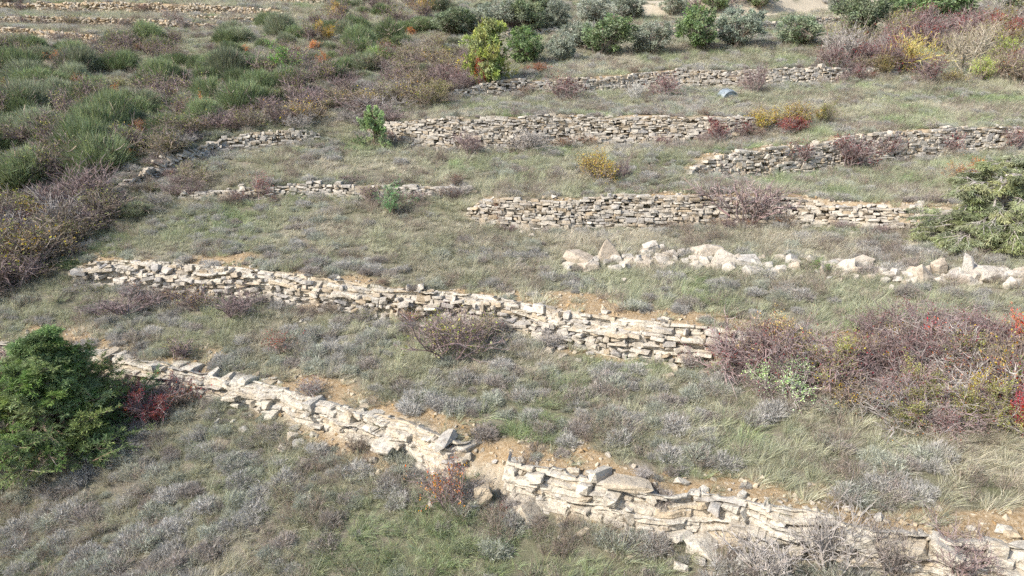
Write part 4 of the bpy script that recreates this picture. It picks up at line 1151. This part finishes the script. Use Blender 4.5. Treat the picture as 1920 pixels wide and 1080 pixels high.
conifer_thing(702, 276, 62, 80, (0.30, 0.38, 0.19), 'small upright pale green juniper at the left end of the pale wall', 4, boughs=45, tw=8, sprays=5, dens=6, tip=0.06, wdt=0.02, cone=0.6)
conifer_thing(915, 154, 88, 118, (0.34, 0.38, 0.14), 'tall yellow-green juniper at the left of the orchard', 5, boughs=80, tw=9, sprays=5, dens=6, tip=0.05, wdt=0.018, cone=0.5)

# thickets: bushes one can tell apart but that look alike share a label
def fill(zone, n, seed, choose, minpx=0.0):
    rg = np.random.default_rng(seed)
    xs = [p[0] for p in zone]; ys = [p[1] for p in zone]
    pts = []
    tries = 0
    while len(pts) < n and tries < n * 60:
        tries += 1
        x, y = rg.uniform(max(min(xs), -60), min(max(xs), 1980)), rg.uniform(max(min(ys), -30), max(ys))
        if not in_poly(np.array([x]), np.array([y]), zone)[0]: continue
        if any(abs(x - a) / 1.6 + abs(y - b) < minpx for a, b in pts): continue
        pts.append((x, y)); choose(rg, x, y)

BIG_BROOM = [(60, 336, 150, 92, 'largest broom bush, at the left edge above the thicket'), (80, 168, 190, 60, 'long dark-bottomed broom clump at the left edge of the slope'),
             (135, 272, 54, 30, 'small round green broom below the slope, left'), (222, 250, 100, 62, 'wide broom bush near the middle of the left slope'), (712, 116, 84, 44, 'bright green broom bush right of the thicket top'),
             (30, 100, 60, 36, 'dark broom bush at the left edge under the far walls')]
BR_G = [(0.245, 0.29, 0.155), (0.28, 0.305, 0.20), (0.205, 0.25, 0.13)]
for (x, y, w, h, lab) in BIG_BROOM:
    by_px('broom', 'broom_bush', x, y, w, h, TWIG, BR_G[0] if 'bright' not in lab else (0.30, 0.385, 0.16), lab, 'shrub', 'broom bushes on the left slope')
def choose_broom(rg, x, y):
    sc = np.interp(y, [0, 330], [0.55, 1.25])
    u = rg.random()
    band = 'top of the left slope' if y < 110 else 'left slope'
    col3 = 'left' if x < 240 else 'middle' if x < 480 else 'right'
    band = band + ', ' + col3 + (' edge' if col3 != 'middle' else ' part') + ('' if y < 110 else ', higher up' if y < 190 else ', lower down')
    if u < 0.62:
        i = int(rg.integers(3)); w = rg.uniform(50, 135) * sc
        by_px('broom', 'broom_bush', x, y, w, w * rg.uniform(0.36, 0.78), TWIG, np.array(BR_G[i]) * rg.uniform(0.8, 1.15),
              ('dark' if i == 2 else 'greyish' if i == 1 else 'green') + ' broom bush crowding the ' + band, 'shrub', 'broom bushes on the left slope')
    elif u < 0.90:
        w = rg.uniform(50, 80) * sc
        by_px('haze', 'twiggy_shrub', x, y, w, w * 0.7, PURP, OLV, 'bare brown bush among the broom on the ' + band, 'shrub', 'bare bushes among the broom')
    else:
        w = rg.uniform(26, 44) * sc
        by_px('leafy', 'autumn_shrub', x, y, w, w * 0.8, TWIG, [ORA, RUST, OLV][int(rg.integers(3))], 'small rusty bush among the broom on the ' + band, 'shrub', 'rusty bushes among the broom')
fill(Z_BROOM, 270, 21, choose_broom, 9.5)

def hides(x, y, w, h, pts):
    return any(abs(a - x) < w * 0.45 and y - h < b < y for a, b in pts)
LD_PTS = [(20, 325), (50, 325), (80, 320), (110, 322), (60, 290), (240, 345), (265, 330), (290, 318), (320, 304), (350, 290), (380, 278), (400, 272), (450, 262), (500, 262), (550, 262)]
ROW_PTS = [(x, 515) for x in range(1080, 1500, 20)] + [(x, 525) for x in range(1500, 1920, 20)]
def choose_hedge(rg, x, y):
    sc = np.interp(y, [60, 480], [0.6, 1.5])
    u = rg.random(); w = rg.uniform(55, 100) * sc; h = w * rg.uniform(0.42, 0.72)
    if y < 250: u = u * 0.8 + 0.2 * (u > 0.5); h = h * 0.85
    if hides(x, y, w, h, LD_PTS):
        w, h = w * 0.5, h * 0.42
        if hides(x, y, w, h, LD_PTS): return
    where = 'upper' if y < 190 and x > 640 else 'upper left' if y < 190 else 'middle' if y < 330 and x > 330 else 'middle left' if y < 330 else 'lower' if x > 150 else 'lowest'
    grp = 'bushes of the left thicket'
    if where == 'lowest': where = 'low left' if x < 60 else 'low front' if y > 450 else 'lowest'
    size = 'large ' if w > 84 * sc else 'tiny ' if w < 54 * sc else 'small '
    if u < 0.42:
        pale_ = rg.random() < .35
        by_px('bare', 'bare_shrub', x, y, w, h, PALE if pale_ else PURP, PURP, size + ('pale grey' if pale_ else 'purple-brown') + ' leafless bush in the %s part of the left thicket' % where, 'shrub', grp)
    elif u < 0.8:
        yel_ = rg.random() < .35
        by_px('haze', 'twiggy_shrub', x, y, w, h, TWIG, YEL if yel_ else OLV, size + 'twiggy bush with few ' + ('yellow' if yel_ else 'olive') + ' leaves in the %s part of the left thicket' % where, 'shrub', grp)
    elif u < 0.87: by_px('haze', 'autumn_shrub', x, y, w * .8, h * .8, PURP, DRED, 'bush with dark red leaves in the %s part of the left thicket' % where, 'shrub', grp)
    elif u < 0.96: by_px('broom', 'broom_bush', x, y, w * .9, h * .8, TWIG, BR_G[1], 'broom bush standing in the %s part of the left thicket' % where, 'shrub', grp)
    else: by_px('leafy', 'evergreen_shrub', x, y, w * .6, h * .7, TWIG, OLV, 'olive-green leafy bush in the %s part of the left thicket' % where, 'shrub', grp)
fill(Z_HEDGE, 140, 22, choose_hedge, 14)

def choose_thick(rg, x, y):
    w = rg.uniform(110, 190); h = w * rg.uniform(0.45, 0.7); u = rg.random()
    if hides(x, y, w, h, ROW_PTS) or y - h < 560: return
    where = ('left' if x < 1600 else 'middle' if x < 1760 else 'right') + (' rear' if y < 690 else ' front')
    grp = 'bushes of the right thicket'
    if u < 0.34: by_px('tangle', 'bare_shrub', x, y, w, h, PURP, DRED, 'tangled purple-brown bush in the %s part of the right thicket' % where, 'shrub', grp)
    elif u < 0.54: by_px('tangle', 'bare_shrub', x, y, w, h, PALE, RUST, 'tangled pale grey bush in the %s part of the right thicket' % where, 'shrub', grp)
    elif u < 0.66: by_px('haze', 'autumn_shrub', x, y, w * .7, h, PURP, DRED, 'red-leaved twiggy bush in the %s part of the right thicket' % where, 'shrub', grp)
    elif u < 0.80: by_px('haze', 'autumn_shrub', x, y, w * .6, h * .9, TWIG, YEL, 'yellow-leaved twiggy bush in the %s part of the right thicket' % where, 'shrub', grp)
    else: by_px('leafy', 'autumn_shrub', x, y, w * .6, h * .8, TWIG, OLV, 'olive-green leafy bush in the %s part of the right thicket' % where, 'shrub', grp)
fill(Z_THICK, 62, 23, choose_thick, 20)

def choose_upper(rg, x, y):
    w = rg.uniform(50, 95); h = w * rg.uniform(0.55, 0.8); u = rg.random(); grp = 'bushes of the upper right thicket'
    if u < 0.4: by_px('haze', 'twiggy_shrub', x, y, w, h, PURP, DRED, ('large' if w > 72 else 'small') + ' purple-brown bare bush at the ' + ('left' if x < 1680 else 'middle' if x < 1800 else 'right') + ' of the upper right thicket', 'shrub', grp)
    elif u < 0.7: by_px('haze', 'twiggy_shrub', x, y, w, h, TWIG, OLV, ('large' if w > 72 else 'small') + ' olive-brown twiggy bush at the ' + ('left' if x < 1680 else 'middle' if x < 1800 else 'right') + ' of the upper right thicket', 'shrub', grp)
    elif u < 0.85: by_px('leafy', 'autumn_shrub', x, y, w * .8, h * .8, TWIG, (.32, .27, .12), 'dull olive leafy bush in the upper right thicket', 'shrub', grp)
    else: by_px('bare', 'bare_shrub', x, y, w, h, PALE, PALE, 'pale grey leafless bush in the upper right thicket', 'shrub', grp)
fill(Z_UPPER, 46, 24, choose_upper, 14)

def choose_olive(rg, x, y):
    w = rg.uniform(34, 64); h = w * rg.uniform(0.4, 0.7); u = rg.random(); grp = 'bushes between the orchard trees'
    if u < 0.45: by_px('haze', 'twiggy_shrub', x, y, w, h, PURP, OLV, 'brown twiggy bush between the orchard trees', 'shrub', grp)
    elif u < 0.75: by_px('broom', 'scrub_bush', x, y, w, h * .8, TWIG, (.27, .28, .2), 'grey-green scrub bush between the orchard trees', 'shrub', grp)
    else: by_px('olive', 'olive_tree', x, y, w * .9, h, BARK, GREY, 'small grey olive sapling between the orchard trees', 'tree', grp)
fill(Z_OLIVE, 24, 25, choose_olive, 16)

# low bushes along the foot and crest of the walls
def wall_bushes(key, n, seed, wpx, label):
    W = WALLS[wkey.index(key)]; rg = np.random.default_rng(seed)
    for _ in range(n):
        k = int(rg.integers(2, len(W['s']) - 2))
        o = -rg.uniform(0.35, 0.7) if rg.random() < 0.8 else rg.uniform(0.3, 0.6)
        q = W['xy'][k] + W['n'][k] * o
        p = np.array((q[0], q[1], float(ground(*q)))); X, Yp, dep = to_px(p)
        if not (0 < X < 1920 and 0 < Yp < 1080): continue
        w = rg.uniform(*wpx) * dep / F_PX
        u = rg.random()
        plant('haze' if u < 0.6 else 'bare', 'dwarf_shrub', p - (0, 0, .03), w, w * rg.uniform(.45, .7), [PURP, TWIG, PALE][int(rg.integers(3))], [OLV, DRED, RUST][int(rg.integers(3))],
              'small bare bush ' + ('at the foot of ' if o < 0 else 'on the crest of ') + label, 'shrub', 'small bushes along the walls')
wall_bushes('W1', 16, 41, (34, 70), 'the foreground ledge wall')
wall_bushes('W2', 18, 42, (28, 66), 'the second terrace wall')
wall_bushes('W3', 14, 43, (22, 48), 'the tidy middle wall')
wall_bushes('W3L', 14, 44, (22, 50), 'the low overgrown stone course')
wall_bushes('W4', 14, 45, (20, 46), 'the pale dry stone wall')
wall_bushes('W4B', 8, 46, (20, 40), 'the stepped wall')
wall_bushes('W5', 16, 47, (16, 36), 'the upper wall')
wall_bushes('LD', 6, 48, (20, 36), 'the tumbled boundary wall')
wall_bushes('FA', 12, 49, (16, 40), 'the topmost far terrace wall')
wall_bushes('FB', 12, 50, (16, 40), 'the second far terrace wall')
wall_bushes('FC', 12, 51, (16, 40), 'the lowest far terrace wall')

# ------------------------------------------------------------------ the blue barrel
def barrel():
    p = at(1365, 181)[0]; dep = float(to_px(p)[2]); R = 17 * dep / F_PX
    m_, nt, out = new_mat('faded_blue_plastic')
    bs = node(nt, 'ShaderNodeBsdfPrincipled'); bs.inputs['Roughness'].default_value = 0.55
    nn = node(nt, 'ShaderNodeTexNoise'); nn.inputs['Scale'].default_value = 9
    rr = ramp(nt, [(0.32, (0.10, 0.11, 0.11)), (0.48, (0.18, 0.215, 0.24)), (0.65, (0.26, 0.295, 0.315))]); nt.links.new(nn.outputs['Fac'], rr.inputs[0]); nt.links.new(rr.outputs[0], bs.inputs['Base Color']); nt.links.new(bs.outputs[0], out.inputs[0])
    root = link('barrel', None, None, p - (0, 0, 0.12)); root.rotation_euler = (0.25, 0, 0.25)
    tag(root, 'faded pale blue plastic barrel sunk in the grass below the upper wall', 'barrel')
    def lathe(name, prof, seg=28):
        V, T = [], []
        for z, r in prof:
            for k in range(seg):
                a_ = 2 * math.pi * k / seg; V.append((r * math.cos(a_), r * math.sin(a_), z))
        for i in range(len(prof) - 1):
            for k in range(seg):
                T.append((i * seg + k, i * seg + (k + 1) % seg, (i + 1) * seg + (k + 1) % seg, (i + 1) * seg + k))
        o = link(name, mesh_np(name, V, T, m_, smooth=True), root); o.rotation_euler = (math.radians(90), 0, 0); return o
    lathe('shell', [(R * .55, .001), (R * .55, R * .8), (R * .5, R * .93), (R * .2, R), (R * .1, R * 1.03), (0, R), (-R * .6, R * 1.0), (-R * .9, R * .93), (-R, R * .8), (-R, .001)])
    lathe('hoop', [(R * .56, R * .86), (R * .6, R * .9), (R * .52, R * .97), (R * .48, R * .92)])
barrel()
